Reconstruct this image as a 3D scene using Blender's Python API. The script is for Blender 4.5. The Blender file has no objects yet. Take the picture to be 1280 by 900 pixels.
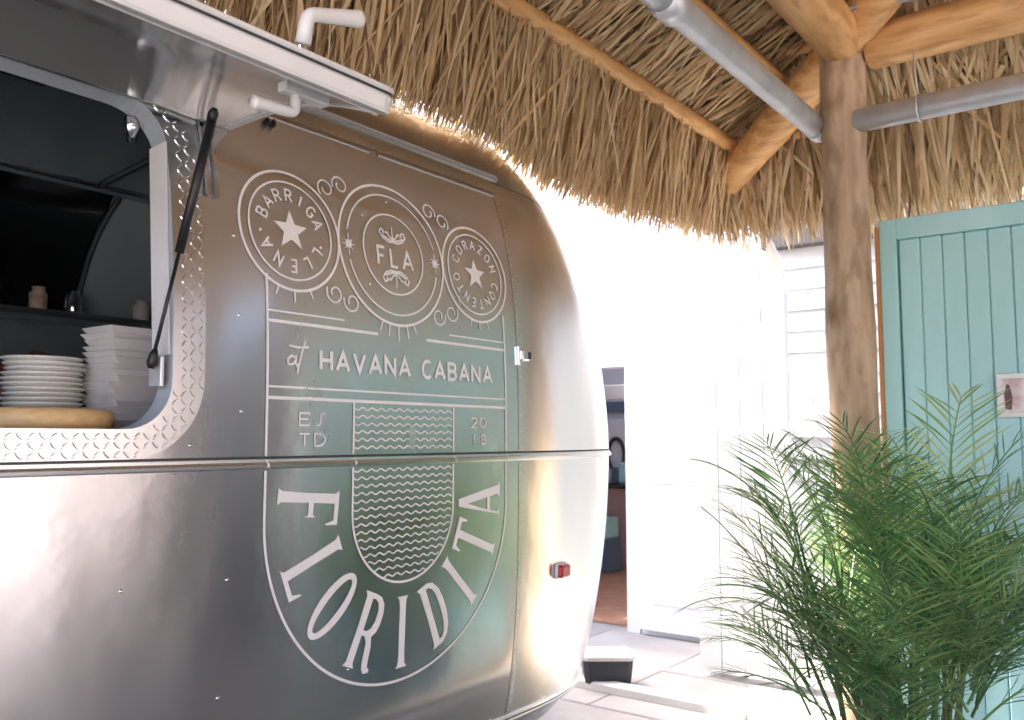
import bpy, bmesh, math, random
from mathutils import Vector, Matrix, Quaternion
R = math.radians
random.seed(7)
scn = bpy.context.scene
COL = scn.collection

# ------------------------------------------------------------------ camera, sky, sun, exposure
cam_d = bpy.data.cameras.new('camera')
cam = bpy.data.objects.new('camera', cam_d); COL.objects.link(cam)
cam.location = (0, 0, 1.5)
cam.rotation_euler = (math.pi/2 + math.atan(97/1100), 0, R(37.0))
cam_d.sensor_width = 36.0
cam_d.lens = 36.0*1100/1280
cam_d.clip_start = 0.05; cam_d.clip_end = 3000
cam_d.dof.use_dof = True; cam_d.dof.focus_distance = 2.75; cam_d.dof.aperture_fstop = 4.0
scn.camera = cam

SUN_TRAVEL = Vector((0.998*math.cos(R(50)), 0.05*math.cos(R(50)), -math.sin(R(50)))).normalized()
world = bpy.data.worlds.new('World'); scn.world = world
world.use_nodes = True
wn = world.node_tree.nodes; wl = world.node_tree.links
bg = wn['Background']
sky = wn.new('ShaderNodeTexSky'); sky.sky_type = 'NISHITA'; sky.sun_disc = False
sky.sun_elevation = math.asin(-SUN_TRAVEL.z); sky.sun_rotation = math.atan2(-SUN_TRAVEL.x, -SUN_TRAVEL.y)
sky.dust_density = 4.0; sky.air_density = .7; sky.ozone_density = .4
wl.new(sky.outputs[0], bg.inputs[0]); bg.inputs[1].default_value = 0.15
sun_d = bpy.data.lights.new('sun', 'SUN'); sun_d.energy = 2.2; sun_d.angle = R(0.5); sun_d.color = (1, 0.95, 0.87)
sun = bpy.data.objects.new('sun', sun_d); COL.objects.link(sun)
sun.rotation_euler = SUN_TRAVEL.to_track_quat('-Z', 'Y').to_euler(); sun.location = (-8, -4, 12)
vs = scn.view_settings
vs.view_transform = 'Standard'; vs.look = 'None'; vs.gamma = 1.0; vs.use_curve_mapping = False
vs.exposure = 3.6
scn.render.engine = 'CYCLES'
scn.cycles.max_bounces = 10; scn.cycles.diffuse_bounces = 6; scn.cycles.glossy_bounces = 5
scn.cycles.transmission_bounces = 6; scn.cycles.caustics_reflective = False; scn.cycles.caustics_refractive = False

# ------------------------------------------------------------------ mesh helpers
class MB:
    def __init__(s): s.v = []; s.f = []; s.tone = []; s.ct = None
    def add(s, vs, fs):
        o = len(s.v); s.v += [tuple(p) for p in vs]; s.f += [tuple(i+o for i in f) for f in fs]
        if s.ct is not None: s.tone += [s.ct]*len(vs)
    def box(s, c, size, rot=None, ch=0.0):
        hx, hy, hz = size[0]/2, size[1]/2, size[2]/2
        if ch <= 0:
            P = [Vector((x, y, z)) for x in (-hx, hx) for y in (-hy, hy) for z in (-hz, hz)]
            Fs = [(0,1,3,2),(4,6,7,5),(0,4,5,1),(2,3,7,6),(0,2,6,4),(1,5,7,3)]
        else:
            P = []; Fs = []
            k = ch
            idx = {}
            for ix in (-1,1):
                for iy in (-1,1):
                    for iz in (-1,1):
                        for ax in range(3):
                            q = [ix*hx, iy*hy, iz*hz]
                            for a in range(3):
                                if a != ax: q[a] -= (ix,iy,iz)[a]*k
                            idx[(ix,iy,iz,ax)] = len(P); P.append(Vector(q))
            for ax in range(3):
                for sg in (-1,1):
                    o = [a for a in range(3) if a != ax]
                    loop = []
                    for (p_, q_) in ((-1,-1),(1,-1),(1,1),(-1,1)):
                        t = [0,0,0]; t[ax] = sg; t[o[0]] = p_; t[o[1]] = q_
                        loop.append(idx[(t[0],t[1],t[2],ax)])
                    Fs.append(loop)
            for ax in range(3):
                o = [a for a in range(3) if a != ax]
                for p_ in (-1,1):
                    for q_ in (-1,1):
                        t0 = [0,0,0]; t0[o[0]] = p_; t0[o[1]] = q_; t1 = list(t0); t0[ax] = -1; t1[ax] = 1
                        Fs.append([idx[(*t0,o[0])], idx[(*t1,o[0])], idx[(*t1,o[1])], idx[(*t0,o[1])]])
            for ix in (-1,1):
                for iy in (-1,1):
                    for iz in (-1,1): Fs.append([idx[(ix,iy,iz,a)] for a in range(3)])
        if rot is not None: P = [rot @ p for p in P]
        c = Vector(c); s.add([p+c for p in P], Fs)
    def tube(s, pts, rad, seg=10, caps=True, closed=False):
        pts = [Vector(p) for p in pts]; n = len(pts)
        if not hasattr(rad, '__len__'): rad = [rad]*n
        V = []; Fs = []; up = None
        for i, p in enumerate(pts):
            if closed: t = pts[(i+1) % n]-pts[i-1]
            else: t = pts[min(i+1, n-1)]-pts[max(i-1, 0)]
            t.normalize()
            if up is None:
                up = Vector((0,0,1)) if abs(t.z) < .9 else Vector((1,0,0))
            a = t.cross(up).normalized(); up = a.cross(t).normalized()
            for k in range(seg):
                w = 2*math.pi*k/seg; V.append(p+(a*math.cos(w)+up*math.sin(w))*rad[i])
        for i in range(n if closed else n-1):
            j = (i+1) % n
            for k in range(seg): Fs.append((i*seg+k, i*seg+(k+1)%seg, j*seg+(k+1)%seg, j*seg+k))
        if caps and not closed:
            Fs.append(tuple(range(seg))[::-1]); Fs.append(tuple((n-1)*seg+k for k in range(seg)))
        s.add(V, Fs)
    def lathe(s, prof, seg=24, c=(0,0,0), mod=None):
        V = []; Fs = []; n = len(prof)
        for k in range(seg):
            w = 2*math.pi*k/seg
            for i, (r, z) in enumerate(prof):
                rr = r*(mod(w, i) if mod else 1)
                V.append((c[0]+rr*math.cos(w), c[1]+rr*math.sin(w), c[2]+z))
        for k in range(seg):
            j = (k+1) % seg
            for i in range(n-1): Fs.append((k*n+i, j*n+i, j*n+i+1, k*n+i+1))
        s.add(V, Fs)
    def grid(s, fn, us, vs_):
        V = [fn(u, v) for u in us for v in vs_]; m = len(vs_)
        Fs = [(i*m+j, (i+1)*m+j, (i+1)*m+j+1, i*m+j+1) for i in range(len(us)-1) for j in range(m-1)]
        s.add(V, Fs)
    def sheet(s, outline, z):   # convex or simple polygon in xy
        s.add([(x, y, z) for x, y in outline], [tuple(range(len(outline)))])
    def mesh(s, name, mat, smooth=False):
        me = bpy.data.meshes.new(name); me.from_pydata(s.v, [], s.f); me.update()
        if mat: me.materials.append(mat)
        if smooth: me.polygons.foreach_set('use_smooth', [True]*len(me.polygons))
        if s.tone:
            a = me.attributes.new('tone', 'FLOAT', 'POINT'); a.data.foreach_set('value', s.tone)
        return me
    def obj(s, name, mat, parent=None, smooth=False, kind=None):
        return link(name, s.mesh(name, mat, smooth), parent, kind)

def link(name, me, parent=None, kind=None):
    o = bpy.data.objects.new(name, me); COL.objects.link(o)
    if parent is not None:
        o.parent = parent
        if parent.parent is None: o.matrix_parent_inverse = Matrix.Translation(-Vector(parent.location))
    if kind: o['kind'] = kind
    return o
def thing(name, label, cat, loc=(0,0,0), group=None):
    o = bpy.data.objects.new(name, None); COL.objects.link(o); o.location = loc
    o.empty_display_size = .1
    tag(o, label, cat, group); return o
def tag(o, label, cat, group=None):
    o['label'] = label; o['category'] = cat
    if group: o['group'] = group
    return o
def lin(a, b, n): return [a+(b-a)*i/(n-1) for i in range(n)]
def clampsmooth(me): me.polygons.foreach_set('use_smooth', [True]*len(me.polygons))

# ------------------------------------------------------------------ materials
MATS = {}
def mat(name, base=(.5,.5,.5), rough=.6, metal=0.0, noise=None, bump=None, spec=None, coat=0, trans=0, extra=None):
    """noise=(scale,(dark rgb),(light rgb),detail,stretch xyz); bump=(scale,strength,distance,stretch)"""
    m = bpy.data.materials.new(name); m.use_nodes = True; nt = m.node_tree; N = nt.nodes; Lk = nt.links
    b = N['Principled BSDF']
    b.inputs['Base Color'].default_value = (*base, 1); b.inputs['Roughness'].default_value = rough
    b.inputs['Metallic'].default_value = metal
    if spec is not None: b.inputs['Specular IOR Level'].default_value = spec
    if coat: b.inputs['Coat Weight'].default_value = coat; b.inputs['Coat Roughness'].default_value = .12
    if trans: b.inputs['Transmission Weight'].default_value = trans
    tc = N.new('ShaderNodeTexCoord')
    def nz(scale, detail, stretch):
        mp = N.new('ShaderNodeMapping'); mp.inputs['Scale'].default_value = stretch
        Lk.new(tc.outputs['Object'], mp.inputs[0])
        t = N.new('ShaderNodeTexNoise'); t.inputs['Scale'].default_value = scale; t.inputs['Detail'].default_value = detail
        Lk.new(mp.outputs[0], t.inputs[0]); return t
    if noise:
        sc, c0, c1, det, st = noise
        t = nz(sc, det, st); r = N.new('ShaderNodeValToRGB')
        r.color_ramp.elements[0].position = .3; r.color_ramp.elements[1].position = .72
        r.color_ramp.elements[0].color = (*c0, 1); r.color_ramp.elements[1].color = (*c1, 1)
        Lk.new(t.outputs[0], r.inputs[0]); Lk.new(r.outputs[0], b.inputs['Base Color'])
    if bump:
        sc, stg, dist, st = bump
        t = nz(sc, 4, st); bp = N.new('ShaderNodeBump'); bp.inputs['Strength'].default_value = stg; bp.inputs['Distance'].default_value = dist
        Lk.new(t.outputs[0], bp.inputs['Height']); Lk.new(bp.outputs[0], b.inputs['Normal'])
    if extra: extra(nt, b, tc, nz)
    MATS[name] = m; return m

def alu_extra(nt, b, tc, nz):
    N, Lk = nt.nodes, nt.links
    # broad dents + fine brushed grain
    t1 = nz(2.2, 2, (1, 1, .6)); t2 = nz(90, 3, (.05, .05, 2.5)); t3 = nz(14, 2, (1, 1, 1))
    b1 = N.new('ShaderNodeBump'); b1.inputs['Strength'].default_value = .32; b1.inputs['Distance'].default_value = .02
    b2 = N.new('ShaderNodeBump'); b2.inputs['Strength'].default_value = .05; b2.inputs['Distance'].default_value = .0012
    b3 = N.new('ShaderNodeBump'); b3.inputs['Strength'].default_value = .16; b3.inputs['Distance'].default_value = .003
    Lk.new(t1.outputs[0], b1.inputs['Height']); Lk.new(t3.outputs[0], b3.inputs['Height']); Lk.new(t2.outputs[0], b2.inputs['Height'])
    Lk.new(b1.outputs[0], b3.inputs['Normal']); Lk.new(b3.outputs[0], b2.inputs['Normal']); Lk.new(b2.outputs[0], b.inputs['Normal'])
    t4 = nz(5, 6, (1, 1, .35)); r = N.new('ShaderNodeMapRange')
    r.inputs['From Min'].default_value = .3; r.inputs['From Max'].default_value = .7
    r.inputs['To Min'].default_value = .20; r.inputs['To Max'].default_value = .28
    Lk.new(t4.outputs[0], r.inputs[0]); Lk.new(r.outputs[0], b.inputs['Roughness'])
    b.inputs['Anisotropic'].default_value = .9; b.inputs['Anisotropic Rotation'].default_value = .25
    tg = N.new('ShaderNodeTangent'); tg.direction_type = 'RADIAL'; tg.axis = 'Z'; Lk.new(tg.outputs[0], b.inputs['Tangent'])
ALU = mat('brushed aluminium', (.77, .765, .76), .3, .96, extra=alu_extra)
ALU_TRIM = mat('aluminium trim', (.72, .72, .72), .28, 1.0, bump=(60, .15, .001, (1, 1, 1)))
TREAD = mat('tread plate', (.74, .73, .72), .26, 1.0, bump=(40, .12, .001, (1, 1, 1)))
STEEL = mat('galvanised pipe', (.66, .68, .70), .42, .45, noise=(9, (.54, .57, .60), (.76, .78, .80), 5, (1, 1, 1)), bump=(70, .15, .001, (1, 1, 1)))
DRIP = mat('dull aluminium rail', (.42, .42, .42), .45, .9)
CHROME = mat('polished steel', (.75, .75, .76), .12, 1.0)
MIRROR = mat('polished hatch sheet', (.62, .62, .62), .13, .6, bump=(3, .12, .008, (1, 1, 1)))
WHITE = mat('white enamel', (.80, .79, .78), .32, 0, noise=(6, (.76, .75, .74), (.83, .82, .81), 4, (1, 1, 1)))
DECAL = mat('white vinyl', (.86, .85, .84), .5)
BLACK = mat('black rubber', (.012, .012, .014), .45)
SEAL = mat('dark seal', (.05, .05, .055), .6)
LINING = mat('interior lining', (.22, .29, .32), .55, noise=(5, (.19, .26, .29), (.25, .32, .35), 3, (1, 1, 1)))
LINING_D = mat('interior dark trim', (.06, .085, .10), .5)  # one dark tone for interior floor, bulkhead, counter and trims
DARKGLASS = mat('dark glass', (.006, .007, .009), .08, 0, spec=.5)
JAMB = mat('jamb paint', (.40, .44, .48), .5)
PLATE = mat('paper plate', (.80, .79, .75), .65)
PLATE2 = mat('paper boat', (.78, .75, .73), .7)
WOODB = mat('maple board', (.74, .50, .24), .45, noise=(7, (.68, .43, .18), (.80, .56, .28), 6, (1, 6, 14)))
BROWN = mat('brown bread bag', (.13, .045, .02), .4, noise=(12, (.07, .02, .012), (.2, .08, .035), 5, (1, 1, 1)))
FILM = mat('clear film', (.8, .8, .8), .15, 0, spec=.6, trans=.85)
LABELM = mat('paper label', (.75, .62, .42), .6, noise=(30, (.5, .3, .2), (.8, .75, .65), 3, (1, 1, 1)))
REDL = mat('red lens', (.55, .015, .012), .15, 0, coat=.6)
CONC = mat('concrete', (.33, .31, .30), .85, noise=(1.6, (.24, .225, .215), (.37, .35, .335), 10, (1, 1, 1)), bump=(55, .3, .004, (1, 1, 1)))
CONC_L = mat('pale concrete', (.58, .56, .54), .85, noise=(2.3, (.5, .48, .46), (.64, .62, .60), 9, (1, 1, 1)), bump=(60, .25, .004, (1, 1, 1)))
WPAINT = mat('white painted timber', (.72, .71, .70), .55, noise=(4, (.64, .63, .625), (.76, .75, .74), 6, (1, 1, .2)), bump=(30, .2, .002, (1, 1, .15)))
WCLAP = mat('worn white clapboard', (.70, .69, .68), .65, noise=(9, (.52, .50, .49), (.74, .73, .72), 8, (.3, 1, 1)), bump=(40, .3, .002, (.1, 1, 1)))
def worn(nt, b, tc, nz):     # scuffs and chips through the paint
    N, Lk = nt.nodes, nt.links
    src = b.inputs['Base Color'].links[0].from_socket
    t = nz(22, 9, (1, 1, .5)); r = N.new('ShaderNodeValToRGB')
    r.color_ramp.elements[0].position = .66; r.color_ramp.elements[1].position = .72
    r.color_ramp.elements[0].color = (0, 0, 0, 1); r.color_ramp.elements[1].color = (.8, .8, .8, 1)
    g_ = nz(2.1, 6, (1, 1, .25)); gr = N.new('ShaderNodeValToRGB')
    gr.color_ramp.elements[0].position = .35; gr.color_ramp.elements[1].position = .6
    gr.color_ramp.elements[0].color = (.86, .85, .82, 1); gr.color_ramp.elements[1].color = (1, 1, 1, 1)
    Lk.new(t.outputs[0], r.inputs[0]); Lk.new(g_.outputs[0], gr.inputs[0])
    mu = N.new('ShaderNodeMixRGB'); mu.blend_type = 'MULTIPLY'; mu.inputs[0].default_value = 1
    Lk.new(src, mu.inputs[1]); Lk.new(gr.outputs[0], mu.inputs[2])
    mx = N.new('ShaderNodeMixRGB'); mx.inputs[2].default_value = (.50, .62, .60, 1)
    Lk.new(r.outputs[0], mx.inputs[0]); Lk.new(mu.outputs[0], mx.inputs[1]); Lk.new(mx.outputs[0], b.inputs['Base Color'])
TEAL = mat('teal painted timber', (.43, .73, .755), .5, noise=(3.5, (.385, .695, .72), (.47, .755, .775), 7, (1, 1, .12)), bump=(45, .25, .0015, (1, 1, .08)), extra=worn)
def wood(name, c0, c1, rough=.6, stretch=(8, 8, .8), bs=.5, grain=.45):
    def ex(nt, b, tc, nz):
        N, Lk = nt.nodes, nt.links
        t = nz(3.2, 8, stretch); r = N.new('ShaderNodeValToRGB')
        r.color_ramp.elements[0].position = .28; r.color_ramp.elements[1].position = .7
        r.color_ramp.elements[0].color = (*c0, 1); r.color_ramp.elements[1].color = (*c1, 1)
        Lk.new(t.outputs[0], r.inputs[0])
        k = nz(5.5, 1, tuple(.5+.5*(s/8) for s in stretch)); kr = N.new('ShaderNodeValToRGB')   # knots
        kr.color_ramp.elements[0].position = .70; kr.color_ramp.elements[1].position = .80
        kr.color_ramp.elements[0].color = (1, 1, 1, 1); kr.color_ramp.elements[1].color = (.38, .28, .2, 1)
        Lk.new(k.outputs[0], kr.inputs[0])
        mx = N.new('ShaderNodeMixRGB'); mx.blend_type = 'MULTIPLY'; mx.inputs[0].default_value = 1
        Lk.new(r.outputs[0], mx.inputs[1]); Lk.new(kr.outputs[0], mx.inputs[2])
        fg = nz(26, 6, tuple(max(.25, q/8) for q in stretch)); fr = N.new('ShaderNodeValToRGB')      # fine checks and grain
        fr.color_ramp.elements[0].position = .36; fr.color_ramp.elements[1].position = .52
        fr.color_ramp.elements[0].color = (.55, .47, .40, 1); fr.color_ramp.elements[1].color = (1, 1, 1, 1)
        Lk.new(fg.outputs[0], fr.inputs[0])
        m2 = N.new('ShaderNodeMixRGB'); m2.blend_type = 'MULTIPLY'; m2.inputs[0].default_value = grain
        Lk.new(mx.outputs[0], m2.inputs[1]); Lk.new(fr.outputs[0], m2.inputs[2]); Lk.new(m2.outputs[0], b.inputs['Base Color'])
        bp = N.new('ShaderNodeBump'); bp.inputs['Strength'].default_value = bs; bp.inputs['Distance'].default_value = .006
        Lk.new(t.outputs[0], bp.inputs['Height']); Lk.new(bp.outputs[0], b.inputs['Normal'])
    return mat(name, c1, rough, extra=ex)
PINE_Y = wood('peeled pine lengthwise', (.56, .29, .105), (.80, .49, .21), .5, (8, .8, 8))
PINE_X = wood('peeled pine crosswise', (.56, .29, .105), (.81, .50, .22), .5, (.8, 8, 8))
POSTW = wood('weathered post', (.33, .225, .145), (.60, .45, .31), .8, (5, 5, .8), .7, .6)
PALE_CUT = wood('cut log end', (.58, .36, .16), (.74, .52, .28), .7, (6, 6, 6))
def tone_mat(name, stops, rough, trans_col=None, tw=.35):
    def ex(nt, b, tc, nz):
        N, Lk = nt.nodes, nt.links
        a = N.new('ShaderNodeAttribute'); a.attribute_name = 'tone'
        r = N.new('ShaderNodeValToRGB'); cr = r.color_ramp
        while len(cr.elements) < len(stops): cr.elements.new(.5)
        for e, (p, c) in zip(cr.elements, stops): e.position = p; e.color = (*c, 1)
        t = nz(25, 4, (1, 1, 1)); ad = N.new('ShaderNodeMath'); ad.operation = 'MULTIPLY_ADD'; ad.inputs[1].default_value = .25
        Lk.new(t.outputs[0], ad.inputs[0]); Lk.new(a.outputs['Fac'], ad.inputs[2])
        sb = N.new('ShaderNodeMath'); sb.operation = 'SUBTRACT'; sb.inputs[1].default_value = .125
        Lk.new(ad.outputs[0], sb.inputs[0]); Lk.new(sb.outputs[0], r.inputs[0]); Lk.new(r.outputs[0], b.inputs['Base Color'])
        tr = N.new('ShaderNodeBsdfTranslucent'); mx = N.new('ShaderNodeMixShader'); mx.inputs[0].default_value = tw
        Lk.new(r.outputs[0], tr.inputs[0]); Lk.new(b.outputs[0], mx.inputs[1]); Lk.new(tr.outputs[0], mx.inputs[2])
        Lk.new(mx.outputs[0], N['Material Output'].inputs[0])
    return mat(name, stops[-1][1], rough, extra=ex)
THATCH = tone_mat('dry palm thatch', [(0, (.15, .085, .042)), (.3, (.44, .295, .15)), (.65, (.68, .50, .275)), (1, (.84, .70, .48))], .65)
THATCH_B = mat('thatch backing', (.10, .06, .03), .9, noise=(14, (.03, .018, .008), (.18, .11, .05), 8, (1, 1, 1)), bump=(30, .8, .03, (1, 1, 1)))
FROND = tone_mat('palm leaf', [(0, (.035, .10, .055)), (.45, (.105, .245, .10)), (.8, (.25, .41, .15)), (1, (.44, .54, .22))], .36, tw=.42)
CANE = mat('palm cane', (.08, .13, .04), .5, noise=(20, (.05, .08, .025), (.16, .18, .06), 4, (1, 1, 3)))
TERRA = mat('terracotta floor', (.42, .20, .11), .7, noise=(6, (.36, .16, .09), (.47, .25, .15), 5, (1, 1, 1)))
POT = mat('teal glazed pot', (.02, .16, .20), .25, coat=.4)
SOIL = mat('soil', (.03, .02, .012), .95, bump=(60, .8, .02, (1, 1, 1)))
TUB = mat('dark plastic', (.018, .024, .030), .45)
GREYC = mat('grey cable', (.30, .30, .31), .5)
ROOMW = mat('shop wall', (.70, .70, .74), .8)
SLATE = mat('slate blue board', (.09, .14, .19), .6)
PINKW = mat('pinkish counter front', (.40, .27, .25), .7)
RENDERW = mat('pale render', (.19, .17, .165), .8, noise=(2, (.16, .14, .14), (.22, .195, .19), 6, (1, 1, 1)))
ROOFD = mat('dark eave', (.09, .08, .08), .8)
ORANGE = mat('raw timber edge', (.50, .24, .10), .7)
INK = mat('dark ink', (.03, .03, .035), .6)

# ------------------------------------------------------------------ ground
g = MB(); g.sheet([(-600, -600), (600, -600), (600, 600), (-600, 600)], 0.0)
o = g.obj('ground', CONC); o['kind'] = 'structure'
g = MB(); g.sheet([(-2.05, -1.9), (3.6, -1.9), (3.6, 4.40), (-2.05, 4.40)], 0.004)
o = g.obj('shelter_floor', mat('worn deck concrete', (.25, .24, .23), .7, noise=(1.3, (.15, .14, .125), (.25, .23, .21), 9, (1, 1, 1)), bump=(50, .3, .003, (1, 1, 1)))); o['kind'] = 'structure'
slab = MB(); slab.box((0, 0, 0), (.885, .885, .03), None, .006); slab_me = slab.mesh('paving_slab', CONC)
GR = bpy.data.objects['ground']
for ix in range(-6, 1):
    for iy in range(0, 5):
        yy = 5.13+.89*iy-.36
        if yy+.45 > 6.12: continue
        o = bpy.data.objects.new('paving_slab', slab_me); COL.objects.link(o); o.parent = GR
        o.location = (-.5+.89*ix, yy, -.006+random.uniform(-.002, .002)); o.rotation_euler = (random.uniform(-.003, .003), random.uniform(-.003, .003), 0)
g = MB(); g.box((-2.7, 4.62, .03), (1.6, .10, .06), ch=.01); g.box((-1.2, 4.62, .03), (1.39, .10, .06), ch=.01)
o = g.obj('kerb', CONC_L); o['kind'] = 'structure'

# ------------------------------------------------------------------ trailer surface
D_, ZB, W_, H_, P_ = 2.0, 1.43, 1.2, 1.6, 2.9
HL, PL, A_, PE, QE, AL, QL, T0, T1 = 1.7, 3.2, 1.35, 2.8, 1.7, 2.1, 1.6, 2.72, -1.9
def s_in(h):
    if h >= 0: return W_*(1-max(0, 1-(h/H_)**P_)**(1/P_))
    return W_*(1-(1-(-h/HL)**PL)**(1/PL))
def a_len(h):
    if h >= 0: return A_*max(0, 1-(h/H_)**QE)**(1/QE)
    return A_*(1-(-h/AL)**QL)**(1/QL)
_tabU = [(0.0, 0.0)]
_h = 0.0; _acc = 0.0; _ps = 0.0
for i in range(1, 3001):
    hh = H_*math.sin(i/3000*math.pi/2)**(2/P_); ss = W_*(1-math.cos(min(i/3000*math.pi/2, math.pi/2))**(2/P_)) if i < 3000 else W_
    _acc += math.hypot(hh-_h, ss-_ps); _h, _ps = hh, ss; _tabU.append((_acc, hh))
import bisect
_vs = [a for a, b in _tabU]
def v2h(v):
    if v >= 0:
        i = min(max(bisect.bisect_left(_vs, v), 1), len(_vs)-1)
        a0, h0 = _tabU[i-1]; a1, h1 = _tabU[i]
        return h0+(h1-h0)*(v-a0)/max(1e-9, a1-a0)
    h = v
    for _ in range(3):
        arc = math.hypot(h, s_in(h)); h *= (-v)/max(arc, 1e-9)
    return h
def side_h(t, h, off=0.0, far=False):
    e = 1e-3; h0, h1 = h-e, min(h+e, H_-1e-5)
    s0, s1, s = s_in(h0), s_in(h1), s_in(h)
    dz, ds = h1-h0, s1-s0; L = math.hypot(dz, ds)
    nx, nz_ = dz/L, ds/L          # outward normal (towards +x, up)
    x = -(D_+s)+nx*off; z = ZB+h+nz_*off
    if far: x = -2*(D_+W_)-x
    return Vector((x, t, z))
def suv(u, v, off=0.0): return side_h(u, v2h(v), off)
def cap_p(th, h):
    w = W_-s_in(h); c = math.cos(th); sn = max(0, math.sin(th))
    l = D_+W_-w*math.copysign(abs(c)**(2/PE), c); t = T0+a_len(h)*sn**(2/PE)
    return Vector((-l, t, ZB+h))
def cap(th, h, off=0.0):
    p = cap_p(th, h)
    if off == 0: return p
    e = 2e-3
    th = min(max(th, .012), math.pi-.012)
    du = cap_p(th+e, h)-cap_p(th-e, h); dv = cap_p(th, h+e)-cap_p(th, h-e)
    nrm = du.cross(dv)
    if nrm.length < 1e-12: return p
    nrm.normalize()
    if nrm.dot(p-Vector((-(D_+W_), T0, ZB))) < 0: nrm = -nrm
    return p+nrm*off
def h_of_phi(a): return H_*math.sin(a)**(2/P_)

TR = thing('food_trailer', 'polished silver rounded food trailer with white floral-scroll emblem and open serving hatch', 'food trailer', (-3.2, .5, 0))
VSEAM = 1.06; HSEAM = v2h(VSEAM)
phis = [i/60*math.pi/2*.9995 for i in range(61)]
phi_seam = math.asin((HSEAM/H_)**(P_/2))
# upper side panel with the serving opening: ring between rounded opening and panel rectangle
def rrect(u0, u1, v0, v1, r, nc=10, ne=14):
    pts = []
    for (cx, cy, a0) in ((u1-r, v0+r, -90), (u1-r, v1-r, 0), (u0+r, v1-r, 90), (u0+r, v0+r, 180)):
        for k in range(nc+1):
            a = R(a0+90*k/nc); pts.append((cx+r*math.cos(a), cy+r*math.sin(a)))
        nx_ = len(pts)
        ex, ey = pts[-1]
        if a0 == -90: q = (u1, v1-r)
        elif a0 == 0: q = (u0+r, v1)
        elif a0 == 90: q = (u0, v0+r)
        else: q = (u1-r, v0)
        for k in range(1, ne): pts.append((ex+(q[0]-ex)*k/ne, ey+(q[1]-ey)*k/ne))
    return pts
def ring_pts(inner, outer): return list(zip(inner, outer))
def ring_mesh(inner, outer, layers, fn):
    m = MB(); n = len(inner); V = []; Fs = []
    for j in range(layers+1):
        f = j/layers
        for a, b in zip(inner, outer): V.append(fn(a[0]+(b[0]-a[0])*f, a[1]+(b[1]-a[1])*f))
    for j in range(layers):
        for i in range(n):
            k = (i+1) % n; Fs.append((j*n+i, j*n+k, (j+1)*n+k, (j+1)*n+i))
    m.add(V, Fs); return m
OPEN = (-.35, 1.242, .090, .955)
hole = rrect(-.36, 1.258, .075, .965, .13, 10, 20)
nc, ne = 10, 20
# small outer rectangle around the opening, then plain grids fill the rest of the panel
outr = rrect(-.62, 1.42, .0, VSEAM, .0005, 10, 20)
m = ring_mesh(hole, outr, 12, lambda u, v: suv(u, v))
m.grid(lambda u, v: suv(u, v), lin(1.42, T0, 60), lin(0, VSEAM, 44))
m.grid(lambda u, v: suv(u, v), lin(T1, -.62, 30), lin(0, VSEAM, 44))
m.obj('upper_side_panel', ALU, TR, True)
m = MB(); m.grid(lambda t, h: side_h(t, h), lin(T1, T0, 90), lin(-1.0, 0, 40)); m.obj('lower_side_panel', ALU, TR, True)
m = MB()
roofphi = [phi_seam+(phis[-1]-phi_seam)*i/40 for i in range(41)]
m.grid(lambda t, a: side_h(t, h_of_phi(a), .0016), lin(T1, T0, 60), roofphi)
m.grid(lambda t, a: side_h(t, h_of_phi(a), .0016, True), lin(T1, T0, 60), roofphi)
m.obj('roof_panel', ALU, TR, True)
m = MB(); m.grid(lambda t, h: side_h(t, h, 0, True), lin(T1, T0, 40), lin(-1.0, HSEAM, 50)); m.obj('far_side_panel', ALU, TR, True)
ths = lin(0, math.pi, 121)
m = MB(); m.grid(lambda th, h: cap(th, h), ths, lin(0, HSEAM+.06, 50)); m.obj('rear_upper_panel', ALU, TR, True)
m = MB(); m.grid(lambda th, h: cap(th, h), ths, lin(-1.0, 0, 36)); m.obj('rear_lower_panel', ALU, TR, True)
phc = math.asin(((HSEAM+.05)/H_)**(P_/2))
m = MB(); m.grid(lambda th, a: cap(th, h_of_phi(a), .0016), ths, [phc+(phis[-1]-phc)*i/40 for i in range(41)]); m.obj('rear_roof_panel', ALU, TR, True)
def front(p): return Vector((p.x, T1-(p.y-T0), p.z))
m = MB(); m.grid(lambda th, h: front(cap(th, h)), lin(0, math.pi, 61), lin(-1.0, 1.2, 40))
m.grid(lambda th, a: front(cap(th, h_of_phi(a))), lin(0, math.pi, 61), [math.asin((1.2/H_)**(P_/2))+(phis[-1]-math.asin((1.2/H_)**(P_/2)))*i/20 for i in range(21)])
m.obj('front_end_shell', ALU, TR, True)
# belly pan under the body
m = MB()
belly = [(0, -1.0), (.03, -1.03), (.10, -1.10), (.35, -1.13)]
def belly_side(t, k): return Vector((-(D_+s_in(-1.0)+belly[k][0]), t, ZB+belly[k][1]))
def belly_cap(th, k):
    p = cap_p(th, -1.0); c = Vector((-(D_+W_), T0, p.z)); q = p-c; f = 1-belly[k][0]/1.2
    return Vector((c.x+q.x*f, c.y+q.y*f, ZB+belly[k][1]))
m.grid(belly_side, lin(T1, T0, 20), [0, 1, 2, 3]); m.grid(belly_cap, lin(0, math.pi, 60), [0, 1, 2, 3])
m.obj('belly_pan', ALU, TR, True)
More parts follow.
